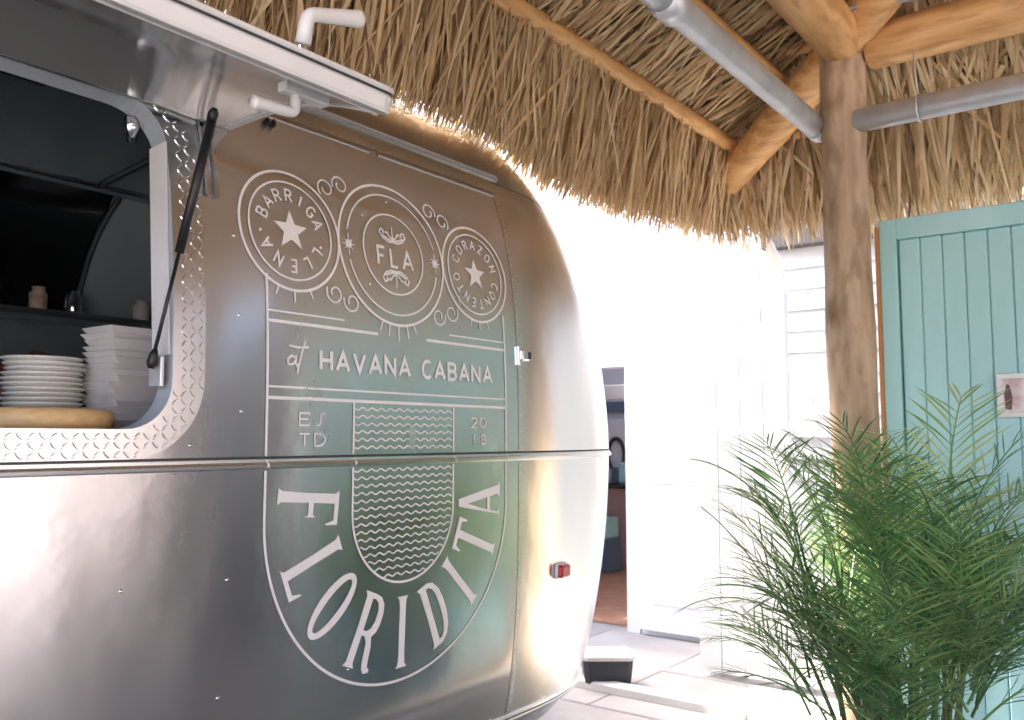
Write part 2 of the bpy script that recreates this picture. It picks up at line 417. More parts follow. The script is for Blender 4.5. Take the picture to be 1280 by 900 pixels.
# sweep helper along the side then round the rear end
def path_sweep(h, prof, t_from, th_to, name, mt):
    """prof: list of (dh, off) cross-section"""
    m = MB(); rows = []
    for t in lin(t_from, T0, 40): rows.append([side_h(t, h+dh, of) for dh, of in prof])
    for th in lin(.02, th_to, 70): rows.append([cap(th, h+dh, of) for dh, of in prof])
    n = len(prof); V = [p for r in rows for p in r]
    Fs = [(i*n+j, (i+1)*n+j, (i+1)*n+j+1, i*n+j+1) for i in range(len(rows)-1) for j in range(n-1)]
    m.add(V, Fs); return m.obj(name, mt, TR, False)
path_sweep(0.0, [(.012, 0), (.011, .004), (.003, .0045), (.002, .010), (-.004, .013), (-.012, .012), (-.015, .006), (-.016, 0)], T1, 2.6, 'belt_rail', ALU_TRIM)
path_sweep(0.0, [(.0185, .0004), (.018, .0022), (.0122, .0022)], T1, 2.6, 'belt_seal', SEAL)
path_sweep(-.985, [(.020, 0), (.018, .006), (.010, .008), (.006, .003), (0, .003), (-.004, .009), (-.012, .009), (-.016, 0)], T1, 2.6, 'lower_trim_rail', ALU_TRIM)
path_sweep(-.985, [(.006, .0034), (.0, .0036)], T1, 2.6, 'lower_trim_seal', SEAL)

# rivets
def rivets(name, pts):
    m = MB(); oc = [(1,0),(.7,.7),(0,1),(-.7,.7),(-1,0),(-.7,-.7),(0,-1),(.7,-.7)]
    for p, nrm in pts:
        a = nrm.orthogonal().normalized(); b = nrm.cross(a)
        V = [p+(a*x+b*y)*.0042 for x, y in oc]+[p+(a*x+b*y)*.0025+nrm*.0018 for x, y in oc]+[p+nrm*.0022]
        Fs = [(i, (i+1) % 8, 8+(i+1) % 8, 8+i) for i in range(8)]+[(8+i, 8+(i+1) % 8, 16) for i in range(8)]
        m.add(V, Fs)
    return m.obj(name, ALU_TRIM, TR, True, 'stuff')
def rp(u, v): p = suv(u, v, .0); return p, (suv(u, v, .01)-p).normalized()
rv = []
for i in range(34): rv.append(rp(T0-.012, .035+i*.0295))
for i in range(32): rv.append(rp(T0-.012, -.035-i*.0295))
for i in range(31): rv.append(rp(1.58+i*.036, VSEAM+.012))
for i in range(22): rv.append(rp(1.45+i*.055, -.96))
rivets('rivets', rv)
m = MB()
for (u, v) in ((1.43, .62), (1.44, .40), (1.45, .14), (1.42, -.30), (1.41, -.60), (1.13, -.29), (1.30, .05), (1.86, -.62), (2.05, .86)):
    p, nn = rp(u, v); a = nn.orthogonal().normalized(); b = nn.cross(a)
    V = [p+(a*math.cos(k)+b*math.sin(k))*.0055 for k in lin(0, 2*math.pi*.875, 8)]+[p+(a*math.cos(k)+b*math.sin(k))*.003+nn*.003 for k in lin(0, 2*math.pi*.875, 8)]
    m.add(V, [(i, (i+1) % 8, 8+(i+1) % 8, 8+i) for i in range(8)]+[tuple(range(8, 16))])
m.obj('screw_heads', CHROME, TR, True, 'stuff')
# seam lap strips: vertical joint to the end cap
m = MB(); m.grid(lambda u, v: suv(u, v, .0013), [T0-.026, T0], lin(.02, VSEAM, 30)); m.grid(lambda u, v: suv(u, v, .0013), [T0-.026, T0], lin(-.97, -.02, 30)); m.obj('seam_strip', ALU, TR, True)
# drip rail above the emblem
m = MB()
prof = [(-.010, .001), (-.012, .008), (-.004, .012), (.002, .006), (.006, .011), (.012, .009), (.012, .001)]
us = lin(1.62, 2.765, 50)
V = [suv(u, 1.142+dv, of) for u in us for dv, of in prof]; n = len(prof)
m.add(V, [(i*n+j, (i+1)*n+j, (i+1)*n+j+1, i*n+j+1) for i in range(49) for j in range(n-1)]+[tuple(range(n)), tuple((49*n)+k for k in range(n))])
m.obj('drip_rail', DRIP, TR)
m = MB(); V = [suv(u, 1.142+dv, of) for u in us for dv, of in ((-.004, .0122), (.0005, .0075))]
m.add(V, [(i*2, (i+1)*2, (i+1)*2+1, i*2+1) for i in range(49)]); m.obj('drip_rail_channel', SEAL, TR)
# folded roof seam highlight bar, two lengths
m = MB()
for a, b in ((1.55, 2.02), (2.06, 2.70)):
    us = lin(a, b, 24); pr = [(-.008, .001), (-.006, .004), (.006, .004), (.008, .001)]
    V = [suv(u, 1.045+dv, of) for u in us for dv, of in pr]
    m.add(V, [(i*4+0, (i+1)*4+0, (i+1)*4+1, i*4+1) for i in range(23)]+[(i*4+1, (i+1)*4+1, (i+1)*4+2, i*4+2) for i in range(23)]+[(i*4+2, (i+1)*4+2, (i+1)*4+3, i*4+3) for i in range(23)])
m.obj('roof_seam_bar', ALU_TRIM, TR, True)
# latch on the rivet line, clip under the hatch, marker light
def frame_at(p, q_u, q_n):
    ex = q_u.normalized(); ez = q_n.normalized(); ey = ez.cross(ex).normalized(); ex = ey.cross(ez)
    return Matrix((ex, ey, ez)).transposed()
p, nn = rp(T0-.005, .383); M3 = frame_at(p, Vector((0, 1, 0)), nn)
m = MB(); m.box(p+M3 @ Vector((-.015, 0, .006)), (.012, .075, .012), M3, .002); m.box(p+M3 @ Vector((.012, .002, .011)), (.045, .042, .022), M3, .005)
lat = m.obj('door_latch', CHROME, TR)
m = MB(); m.box(p+M3 @ Vector((.032, .002, .02)), (.014, .026, .012), M3, .002); m.obj('latch_slot', BLACK, lat)
p, nn = rp(1.60, 1.012); M3 = frame_at(p, Vector((0, 1, 0)), nn)
m = MB(); m.box(p+M3 @ Vector((-.010, 0, .010)), (.008, .024, .02), M3, .002); m.box(p+M3 @ Vector((.012, 0, .010)), (.008, .024, .02), M3, .002); m.box(p+M3 @ Vector((0, 0, .006)), (.03, .012, .008), M3, .001)
m.obj('hatch_catch', BLACK, TR)
THM = math.asin((.264/a_len(-.46))**(PE/2)); p = cap(THM, -.46); nn = (cap(THM, -.46, .01)-p).normalized(); M3 = frame_at(p, Vector((0, 1, 0))-nn*nn.y, nn)
m = MB(); m.box(p+M3 @ Vector((0, 0, .006)), (.078, .060, .014), M3, .004); ml = m.obj('marker_light', WHITE, TR)
m = MB(); m.box(p+M3 @ Vector((0, 0, .022)), (.068, .051, .028), M3, .008); m.obj('red_lens', REDL, ml)['label'] = 'red marker lens'

# ------------------------------------------------------------------ emblem (white vinyl on the side)
EMB = []
def ribbon(m, pts, w, closed=False, step=.03, off=.0018):
    P = []
    q = [Vector((a, b)) for a, b in pts]
    seg = len(q) if closed else len(q)-1
    for i in range(seg):
        a, b = q[i], q[(i+1) % len(q)]; k = max(1, int((b-a).length/step))
        for j in range(k): P.append(a+(b-a)*j/k)
    if not closed: P.append(q[-1])
    n = len(P); V = []
    for i in range(n):
        a = P[i-1] if (closed or i > 0) else P[i]
        b = P[(i+1) % n] if (closed or i < n-1) else P[i]
        d1 = (P[i]-a); d2 = (b-P[i])
        if d1.length < 1e-9: d1 = d2
        if d2.length < 1e-9: d2 = d1
        d1 = d1.normalized(); d2 = d2.normalized(); t = d1+d2
        if t.length < 1e-6: t = d1
        t.normalize(); nn = Vector((-t.y, t.x)); sc = 1/max(.45, nn.dot(Vector((-d1.y, d1.x))))
        for sg in (-1, 1):
            r = P[i]+nn*(sg*w/2*sc); V.append(suv(r.x, r.y, off))
    Fs = [(2*i, 2*((i+1) % n), 2*((i+1) % n)+1, 2*i+1) for i in range(n if closed else n-1)]
    m.add(V, Fs)
def arc(c, r, a0, a1, n=None):
    n = n or max(6, int(abs(a1-a0)/5)); return [(c[0]+r*math.cos(R(a)), c[1]+r*math.sin(R(a))) for a in lin(a0, a1, n+1)]
def polyfill(m, loops, off=.0018):
    bm = bmesh.new(); es = []
    for lp in loops:
        v_ = [bm.verts.new((x, y, 0)) for x, y in lp]
        for i in range(len(v_)): es.append(bm.edges.new((v_[i], v_[(i+1) % len(v_)])))
    bmesh.ops.triangle_fill(bm, use_beauty=True, use_dissolve=False, edges=es)
    bm.verts.index_update()
    V = [suv(v.co.x, v.co.y, off) for v in bm.verts]; Fs = [[v.index for v in f.verts] for f in bm.faces]; bm.free()
    m.add(V, Fs)
# side panel outlines
def RB(name, *strokes, **kw):
    m = MB()
    for pts, w in strokes: ribbon(m, pts, w, **kw)
    return m.obj(name, DECAL, TR)
UC, VC = 2.073, -.157
OUT = 'emblem_outline'
RB(OUT, ([(1.531, .530), (1.531, .02)], .0085)); RB(OUT, ([(2.615, .530), (2.615, .02)], .0085))
RB(OUT, ([(1.531, -.02), (1.531, VC)]+arc((UC, VC), .542, 180, 360, 60)+[(2.615, VC), (2.615, -.02)], .0085))
RB(OUT, ([(1.853, .18), (1.853, .02)], .0075)); RB(OUT, ([(2.316, .18), (2.316, .02)], .0075))
RB(OUT, ([(1.853, -.02), (1.853, VC)]+arc((2.0845, VC), .2315, 180, 360, 40)+[(2.316, VC), (2.316, -.02)], .0075))
for u0, u1, v, w in ((1.531, 1.818, .426, .0055), (1.531, 1.958, .397, .0095), (2.182, 2.615, .397, .0095), (2.30, 2.615, .426, .0055), (1.531, 2.615, .212, .006), (1.531, 2.615, .181, .0095)):
    RB('emblem_line', ([(u0, v), (u1, v)], w))
CL, CC, CR = (1.629, .674), (2.051, .674), (2.473, .670)
for c, rs in ((CL, ((.181, .0085), (.149, .006))), (CC, ((.240, .0085), (.137, .006))), (CR, ((.179, .0085), (.151, .006)))):
    for r, w in rs: RB('emblem_ring', (arc(c, r, 0, 360, 72)[:-1], w), closed=True)
RB('emblem_ring', (arc(CC, .206, 14, 166), .006)); RB('emblem_ring', (arc(CC, .206, 194, 346), .006))
for c, r0, angs, ln in ((CL, .181, (-90, -108, -72), (.035, .03, .03)), (CR, .179, (-90, -104, -76), (.03, .026, .026)), (CC, .240, (-90, -99, -81, -107, -73), (.055, .044, .044, .035, .035))):
    for a, l_ in zip(angs, ln):
        u0, v0 = c[0]+r0*math.cos(R(a)), c[1]+r0*math.sin(R(a)); f = 1.3 if a != -90 else 1
        dx, dy = math.cos(R(-90+(a+90)*f)), math.sin(R(-90+(a+90)*f)); RB('emblem_ray', ([(u0, v0), (u0+dx*l_, v0+dy*l_)], .0055))
def spiral(c, r, a0, turns, sgn):
    pts = []; n = 26
    for i in range(n+1):
        f = i/n; a = a0+sgn*360*turns*f; rr = r*(1-.62*f); pts.append((c[0]+rr*math.cos(R(a)), c[1]+rr*math.sin(R(a))))
    return pts
for (c, a0, sg) in (((1.782, .842), 225, -1), ((1.845, .868), 200, -1), ((2.257, .868), -20, 1), ((2.322, .842), -45, 1),
                    ((1.782, .505), 150, 1), ((1.850, .486), 160, 1), ((2.252, .486), 20, -1), ((2.320, .505), 30, -1)):
    RB('emblem_scroll', (spiral(c, .034, a0, 1.15, sg), .0055), step=.01)
for i in range(23):
    v0 = .158-i*.0236
    if abs(v0) < .022: continue
    if v0 < VC:
        dd = .2315**2-(v0-VC)**2
        if dd <= .004: continue
        hw = math.sqrt(dd)-.008
    else: hw = .2315-.006
    n = int(hw*2/.0052); RB('emblem_wave', ([(2.0845-hw+2*hw*k/n, v0+.0040*math.sin((2.0845-hw+2*hw*k/n)*2*math.pi/.040)) for k in range(n+1)], .0045), step=.02)
for u, w in ((1.531, .0085), (2.615, .0085), (1.853, .0075), (2.316, .0075)):
    m = MB(); m.add([side_h(u+s*w/2, dh, of) for dh, of in ((.010, .0062), (.003, .0064), (.0015, .0122), (-.004, .0148), (-.012, .0138)) for s in (-1, 1)], [(2*i, 2*i+1, 2*i+3, 2*i+2) for i in range(4)])
    m.obj('emblem_rail_mark', DECAL, TR)
for v0, u0, u1 in ((1.372, 1.95, 2.80), (1.398, 1.95, 2.83), (1.425, 2.0, 2.74)):
    n = 170; RB('emblem_roof_wave', ([(u0+(u1-u0)*k/n, v0+.0062*math.sin((u0+(u1-u0)*k/n)*2*math.pi/.085)) for k in range(n+1)], .006), step=.02, off=.0036)
# star polygons and sparkles
m = MB()
def star(c, r, k=.42, rot=90): return [(c[0]+(r if i % 2 == 0 else r*k)*math.cos(R(rot+36*i)), c[1]+(r if i % 2 == 0 else r*k)*math.sin(R(rot+36*i))) for i in range(10)]
polyfill(m, [star((1.626, .672), .064)]); m.obj('emblem_star', DECAL, TR)
m = MB(); polyfill(m, [star((2.470, .668), .060)]); m.obj('emblem_star', DECAL, TR)
for c in ((1.851, .674), (2.251, .674)):
    m = MB()
    for a, l_, w in ((90, .036, .004), (0, .024, .0035), (45, .022, .004), (135, .022, .004), (67, .015, .003), (113, .015, .003), (22, .015, .003), (158, .015, .003)):
        dx, dy = math.cos(R(a))*l_, math.sin(R(a))*l_; ribbon(m, [(c[0]-dx, c[1]-dy), (c[0]+dx, c[1]+dy)], w)
    m.obj('emblem_sparkle', DECAL, TR)
for (u, v) in ((1.518, .655), (1.735, .640), (1.925, .785), (1.93, .555)):
    m = MB(); polyfill(m, [[(u+.0045*math.cos(R(a)), v+.0045*math.sin(R(a))) for a in range(0, 360, 45)]]); m.obj('emblem_dot', DECAL, TR)
# leaf sprays round FLA
for sg, vc in ((1, .737), (-1, .592)):
    m = MB()
    T = lambda x, y: (2.052+x, vc+sg*y)
    ribbon(m, [T(0, -.022), T(0, .034)], .0045)
    for s in (-1, 1):
        ribbon(m, [T(0, -.022), T(s*.022, -.024), T(s*.046, -.014), T(s*.060, .004), T(s*.052, .018), T(s*.040, .012), T(s*.044, .002)], .006, step=.008)
        ribbon(m, [T(0, -.014), T(s*.014, -.004), T(s*.026, .010), T(s*.034, .006)], .006, step=.008)
        ribbon(m, [T(0, -.02), T(s*.03, -.012), T(s*.048, -.004)], .007, step=.008)
    m.obj('emblem_leaf_spray', DECAL, TR)
# single-stroke letters in a 1-high box: (width, strokes)
def _ar(cx, cy, rx, ry, a0, a1, n=8): return [(cx+rx*math.cos(R(a)), cy+ry*math.sin(R(a))) for a in lin(a0, a1, n+1)]
GL = {
 'A': (.72, [[(0, 0), (.36, 1), (.72, 0)], [(.13, .33), (.59, .33)]]),
 'B': (.58, [[(0, .5), (0, 1), (.3, 1)]+_ar(.3, .76, .24, .24, 90, -90)+[(0, .52)], [(.3, .52)]+_ar(.3, .26, .28, .26, 90, -90)+[(0, 0), (0, .52)]]),
 'C': (.62, [_ar(.36, .5, .36, .5, 45, 315, 14)]),
 'D': (.62, [[(0, 0), (0, 1), (.25, 1)]+_ar(.25, .5, .37, .5, 90, -90, 10)+[(0, 0)]]),
 'E': (.5, [[(.5, 1), (0, 1), (0, 0), (.5, 0)], [(0, .52), (.42, .52)]]),
 'F': (.5, [[(.5, 1), (0, 1), (0, 0)], [(0, .5), (.4, .5)]]),
 'G': (.66, [_ar(.36, .5, .36, .5, 45, 300, 14)+[(.66, .12), (.66, .45), (.4, .45)]]),
 'H': (.62, [[(0, 0), (0, 1)], [(.62, 0), (.62, 1)], [(0, .5), (.62, .5)]]),
 'I': (.02, [[(.01, 0), (.01, 1)]]),
 'L': (.46, [[(0, 1), (0, 0), (.46, 0)]]),
 'N': (.64, [[(0, 0), (0, 1), (.64, 0), (.64, 1)]]),
 'O': (.72, [_ar(.36, .5, .36, .5, 0, 360, 20)]),
 'R': (.58, [[(0, 0), (0, 1), (.3, 1)]+_ar(.3, .75, .25, .25, 90, -90)+[(0, .5)], [(.28, .5), (.58, 0)]]),
 'S': (.5, [[(.52, 1)]+_ar(.42, .82, .16, .18, 90, 180, 5)+[(.26, .25)]+_ar(.12, .2, .14, .2, 0, -100, 5)+[(0, 0)]]),
 'T': (.6, [[(0, 1), (.6, 1)], [(.3, 1), (.3, 0)]]),
 'V': (.68, [[(0, 1), (.34, 0), (.68, 1)]]),
 'Z': (.58, [[(0, 1), (.58, 1), (0, 0), (.58, 0)]]),
 '0': (.62, [_ar(.31, .5, .31, .5, 0, 360, 18)]),
 '1': (.1, [[(.05, 0), (.05, 1)]]),
 '2': (.56, [_ar(.28, .70, .27, .30, 160, -30, 9)+[(0, 0), (.56, 0)]]),
 '8': (.56, [_ar(.28, .74, .23, .26, 0, 360, 14), _ar(.28, .25, .28, .25, 0, 360, 14)]),
}
def text_line(m, s, u, v, hgt, w, gap=.3, wsp=.55, fit=None):
    tot = sum((GL[c][0]+gap if c != ' ' else wsp) for c in s)-gap
    k = 1.0 if fit is None else fit/(tot*hgt)
    x = u
    for c in s:
        if c == ' ': x += wsp*hgt*k; continue
        RB('letter', *[([(x+a*hgt*k, v+b*hgt) for a, b in st], w) for st in GL[c][1]], step=.012)
        x += (GL[c][0]+gap)*hgt*k
def text_arc(m, s, c, r, a_mid, span, hgt, w, inward=False, wscale=1.0):
    n = len(s)
    for i, ch in enumerate(s):
        if ch == ' ': continue
        a = a_mid+(span/2-span*i/(n-1) if not inward else -span/2+span*i/(n-1))
        wd = GL[ch][0]*wscale
        rad = Vector((math.cos(R(a)), math.sin(R(a)))); tan = Vector((rad.y, -rad.x))   # reading clockwise, tops outward
        if inward: rad = -rad; tan = -tan
        base = Vector(c)+Vector((math.cos(R(a)), math.sin(R(a))))*r-rad*hgt/2
        RB('letter', *[([tuple(base+tan*((x*wscale-wd/2)*hgt)+rad*(y*hgt)) for x, y in st], w) for st in GL[ch][1]], step=.01)
m = MB(); text_line(m, 'HAVANA CABANA', 1.722, .270, .056, .0115, gap=.33, wsp=.62, fit=.808)
# script "at"
RB('letter', ([(1.630, .296), (1.615, .304), (1.600, .292), (1.603, .278), (1.617, .277), (1.629, .290), (1.631, .302), (1.628, .283), (1.634, .274), (1.642, .280)], .0065), step=.006)
RB('letter', ([(1.664, .349), (1.652, .318), (1.642, .285), (1.634, .251)], .0062), ([(1.604, .331), (1.635, .328), (1.676, .331)], .0060))
m = MB(); text_line(m, 'ES', 1.645, .105, .035, .0052, fit=.095); text_line(m, 'TD', 1.645, .046, .035, .0052, fit=.095)
m = MB(); text_line(m, '20', 2.412, .106, .034, .0052, fit=.082); text_line(m, '18', 2.426, .046, .034, .0052, gap=.75, fit=.068)
m = MB(); text_line(m, 'FLA', 1.976, .630, .060, .0095, gap=.42, fit=.160)
m = MB(); text_arc(m, 'BARRIGA', CL, .108, 90, 140, .036, .0062); text_arc(m, 'LLENA', CL, .108, 270, 118, .036, .0062)
m = MB(); text_arc(m, 'CORAZON', CR, .112, 88, 138, .032, .0055); text_arc(m, 'CONTENTO', CR, .112, 268, 150, .032, .0055)
# FLORIDITA: serif capitals, tops towards the arch
def serif_stem(x, w=.13, sw=.24, y0=0, y1=1):
    h = w/2; k = sw/2
    return [(x-k, y0), (x+k, y0), (x+h+.012, y0+.05), (x+h, y0+.15), (x+h, y1-.15), (x+h+.012, y1-.05), (x+k, y1), (x-k, y1), (x-h-.012, y1-.05), (x-h, y1-.15), (x-h, y0+.15), (x-h-.012, y0+.05)]
def ell(cx, cy, rx, ry, n=28): return [(cx+rx*math.cos(2*math.pi*i/n), cy+ry*math.sin(2*math.pi*i/n)) for i in range(n)]
SER = {
 'I': [[serif_stem(0)]],
 'F': [[[(-.22, 0), (.02, 0), (-.025, .06), (-.035, .5), (.13, .50), (.165, .45), (.165, .63), (.13, .58), (-.035, .58), (-.035, .93), (.20, .93), (.25, .80), (.27, .80), (.26, 1), (-.22, 1), (-.175, .94), (-.165, .5), (-.175, .06)]]],
 'L': [[[(-.22, 0), (.24, 0), (.26, .20), (.24, .20), (.18, .07), (-.035, .07), (-.035, .5), (-.025, .94), (.02, 1), (-.22, 1), (-.175, .94), (-.165, .5), (-.175, .06)]]],
 'T': [[[(-.11, 0), (.11, 0), (.07, .06), (.065, .5), (.065, .92), (.20, .92), (.25, .80), (.27, .80), (.27, 1.0), (-.27, 1.0), (-.27, .80), (-.25, .80), (-.20, .92), (-.065, .92), (-.065, .5), (-.07, .06)]]],
 'O': [[ell(0, .5, .24, .515), ell(0, .5, .125, .43)]],
 'D': [[[(-.25, 0), (.0, 0), (.12, .06), (.21, .2), (.25, .4), (.25, .6), (.21, .8), (.12, .94), (0, 1), (-.25, 1), (-.20, .94), (-.19, .5), (-.20, .06)],
        [(-.06, .08), (-.06, .92), (.0, .92), (.07, .86), (.115, .74), (.13, .6), (.13, .4), (.115, .26), (.07, .14), (0, .08)]]],
 'R': [[[(-.25, 0), (-.01, 0), (-.055, .06), (-.06, .43), (.0, .43), (.07, .36), (.115, .12), (.15, .02), (.22, -.03), (.31, .0), (.31, .05), (.26, .06), (.235, .14), (.20, .32), (.14, .45), (.21, .53), (.24, .64), (.24, .78), (.20, .91), (.11, .985), (0, 1), (-.25, 1), (-.20, .94), (-.19, .5), (-.20, .06)],
        [(-.06, .50), (-.06, .93), (.01, .93), (.08, .89), (.12, .80), (.12, .65), (.08, .55), (.01, .50)]]],
 'A': [[[(-.31, 0), (-.15, 0), (-.19, .05), (-.16, .25), (.075, .25), (.11, .06), (.06, 0), (.32, 0), (.265, .06), (.07, 1.02), (-.05, 1.02), (-.235, .06)],
        [(-.145, .32), (-.02, .80), (.065, .32)]]],
}
for ch, a in zip('FLORIDITA', (-185, -158.5, -137.5, -112.5, -88.5, -65, -43, -20.5, 0)):
    rad = Vector((math.cos(R(a)), math.sin(R(a)))); up = -rad; tan = Vector((up.y, -up.x))
    base = Vector((UC, VC))+rad*.503; hg = .226; ws = .92*hg; m = MB()
    for loops in SER[ch]:
        polyfill(m, [[tuple(base+tan*(x*ws)+up*(y*hg)) for x, y in lp] for lp in loops])
    m.obj('letter', DECAL, TR)

# ------------------------------------------------------------------ serving opening: tread plate surround, jamb, hatch, interior
inn = rrect(OPEN[0], OPEN[1], OPEN[2], OPEN[3], .12, 10, 20); out = rrect(-.47, 1.334, .018, 1.0, .20, 10, 20)
m = ring_mesh(inn, out, 6, lambda u, v: suv(u, v, .003))
n = len(out)
m.add([suv(u, v, .003) for u, v in out]+[suv(u, v, 0) for u, v in out], [(i, (i+1) % n, n+(i+1) % n, n+i) for i in range(n)])
TP = m.obj('tread_plate_surround', TREAD, TR, True)
m = MB()
def tread_bar(u, v, ang):
    c, s = math.cos(ang), math.sin(ang); L, w = .0125, .0036
    P2 = [(-L, 0), (-L*.4, w), (L*.4, w), (L, 0), (L*.4, -w), (-L*.4, -w)]
    V = [suv(u+x*c-y*s, v+x*s+y*c, .003) for x, y in P2]+[suv(u+x*.7*c-y*.45*s, v+x*.7*s+y*.45*c, .0062) for x, y in P2]
    m.add(V, [(i, (i+1) % 6, 6+(i+1) % 6, 6+i) for i in range(6)]+[tuple(range(6, 12))])
import itertools
def inside_ring(u, v):
    def inside(u, v, a, b, c, d, r):
        if u < a or u > b or v < c or v > d: return False
        x = max(a+r-u, u-(b-r), 0); y = max(c+r-v, v-(d-r), 0)
        return x*x+y*y <= r*r if x > 0 and y > 0 else True
    return inside(u, v, -.46, 1.324, .028, .99, .19) and not inside(u, v, OPEN[0]-.01, OPEN[1]+.01, OPEN[2]-.008, OPEN[3]+.01, .13)
k = 0
for i in range(-20, 56):
    for j in range(0, 46):
        u, v = i*.0245, .03+j*.0215
        if inside_ring(u, v): tread_bar(u, v, R(45 if (i+j) % 2 else -45)+random.uniform(-.05, .05))
m.obj('tread_bars', TREAD, TP, False, 'stuff')
m = MB(); n = len(inn)
rows = [[suv(u, v, .003) for u, v in inn], [suv(u, v, -.02) for u, v in inn], [suv(u, v, -.062) for u, v in inn]]
for a, b in zip(rows, rows[1:]): m.add(a+b, [(i, (i+1) % n, n+(i+1) % n, n+i) for i in range(n)])
jb = m.obj('opening_jamb', JAMB, TR)
m = MB(); m.box(suv(1.2375, .56, -.05), (.075, .004, .56), Quaternion((0, 1, 0), -.09).to_matrix()); m.obj('white_jamb_strip', WHITE, TR)
m = MB()
p = suv(1.218, .235, -.03); m.box(p, (.055, .010, .075), None, .002); m.obj('strut_bracket', STEEL, TR)
# gas strut
def strut(t_up, t_lo, name='gas_strut'):
    a = Vector((-1.90, t_up, 2.316)); b = Vector((-2.015, t_lo, 1.684))
    mid = a+(b-a)*.565
    m = MB(); m.tube([a, mid], .0115, 14); o = m.obj(name, BLACK, TR, True)
    m = MB(); m.tube([mid, b], .0048, 10); m.obj('strut_rod', BLACK, o, True)
    m = MB(); m.tube([b+(a-b).normalized()*.035, b+(a-b).normalized()*.02, b, b-(a-b).normalized()*.014], [.006, .011, .0135, .007], 12); m.obj('strut_end_socket', BLACK, o, True)
    m = MB(); m.tube([a-(b-a).normalized()*.012, a, a+(b-a).normalized()*.02], [.008, .013, .012], 12); m.obj('strut_end_socket', BLACK, o, True)
strut(1.270, 1.195); strut(-.40, -.33)
# hatch: curved panel hinged above the opening and swung up
HA = Vector((-2.078, 0, 2.358)); HB = Vector((-1.430, 0, 2.248))
hd = (HB-HA); hl = hd.length; hd.normalize(); hn = Vector((-hd.z, 0, hd.x))
if hn.z < 0: hn = -hn
def hp(t, f, off): 
    sag = .045*math.sin(math.pi*f)
    p = HA+hd*(hl*f)+hn*(sag+off); return Vector((p.x, t, p.z))
HT0, HT1 = -.50, 1.45
def hpc(t, f, off):   # rounded outer corners
    r = .09; fx = (1-f)*hl
    for s, te in ((1, HT1), (-1, HT0)):
        d_ = (te-t)*s
        if fx < r and d_ < r:
            pass
    return hp(t, f, off)
HT = TR
m = MB(); m.grid(lambda t, f: hp(t, f, 0), lin(HT0+.03, HT1-.03, 30), lin(.02, .955, 20)); hs = m.obj('hatch', MIRROR, TR, True)
hs['label'] = 'polished underside of the raised serving hatch'
m = MB(); m.grid(lambda t, f: hp(t, f, .048), lin(HT0, HT1, 30), lin(0, 1, 20)); m.obj('hatch_top_skin', ALU, hs, True)
m = MB()
# outer rim: front bar with rounded outer corner, side bars
def bar(m, pts, lo, hi, wid):
    pass
NS = 40
front_prof = [(.945, -.004), (.945, .0), (1.0, .004), (1.006, .012), (1.006, .040), (1.0, .046), (.95, .050)]
ts = lin(HT0, HT1, NS); n = len(front_prof)
def cornered(t, f):   # pull corner in
    e = min(t-HT0, HT1-t); r = .055
    if e < r: 
        k = r-math.sqrt(max(0, r*r-(r-e)**2)); return f-(k/hl)
    return f
V = [hp(t, cornered(t, f), of) for t in ts for f, of in front_prof]
# finer sampling near the far corner
ts = [HT0+(HT1-HT0)*(0.5-0.5*math.cos(math.pi*i/(NS-1))) for i in range(NS)]
V = [hp(t, cornered(t, f), of) for t in ts for f, of in front_prof]
m.add(V, [(i*n+j, (i+1)*n+j, (i+1)*n+j+1, i*n+j+1) for i in range(NS-1) for j in range(n-1)]+[tuple(range(n)), tuple((NS-1)*n+k for k in range(n))])
sp = [(-.034, -.004), (-.034, 0), (-.004, .002), (0, .008), (0, .040), (-.004, .046), (-.034, .05)]
for te, sg in ((HT1, 1), (HT0, -1)):
    fs = lin(0, .945, 16); q = len(sp)
    V = [hp(te+sg*a, f, of) for f in fs for a, of in sp]
    m.add(V, [(i*q+j, (i+1)*q+j, (i+1)*q+j+1, i*q+j+1) for i in range(15) for j in range(q-1)])
m.obj('hatch_rim', WHITE, hs)
m = MB(); lp = [(.958, .052), (.958, .066), (1.012, .064), (1.018, .056), (1.012, .052)]; n = len(lp)
V = [hp(t, cornered(t, f), of) for t in ts for f, of in lp]
m.add(V, [(i*n+j, (i+1)*n+j, (i+1)*n+(j+1) % n, i*n+(j+1) % n) for i in range(NS-1) for j in range(n)]+[tuple(range(n)), tuple((NS-1)*n+k for k in range(n))]); m.obj('hatch_rim_lip', WHITE, hs)
m = MB(); V = [hp(t, cornered(t, f), of) for t in ts for f, of in ((1.004, .0462), (1.004, .0525))]
m.add(V, [(2*i, 2*i+2, 2*i+3, 2*i+1) for i in range(NS-1)]); m.obj('hatch_seal', SEAL, hs)
# handles: an L-shaped lever above the rim and one below on a plate
def lever(p0, p1, p2, r, parent, name='lever_handle'):
    m = MB(); p0, p1, p2 = Vector(p0), Vector(p1), Vector(p2)
    c = []
    for k in range(7):
        f = k/6; a = p1+(p0-p1).normalized()*.018; b = p1+(p2-p1).normalized()*.018
        c.append(a*(1-f)**2+p1*2*f*(1-f)+b*f*f)
    path = [p0]+c+[p2-(p2-p1).normalized()*.006, p2]
    rr = [r*1.05]+[r]*7+[r*1.28, r*1.05]
    rr = [r*1.1]+[r]*7+[r*1.25, r*1.2]; m.tube(path, rr, 14); return m.obj(name, WHITE, parent, True)
lever((-1.412, 1.150, 2.318), (-1.400, 1.152, 2.378), (-1.395, 1.292, 2.421), .0155, hs)
zc = lambda f, off: (HA+hd*(hl*f)+hn*(.045*math.sin(math.pi*f)+off))
b0 = zc(.78, -.012); m = MB(); m.box((b0.x, 1.285, b0.z), (.030, .13, .024), None, .003); m.obj('handle_plate', WHITE, hs)
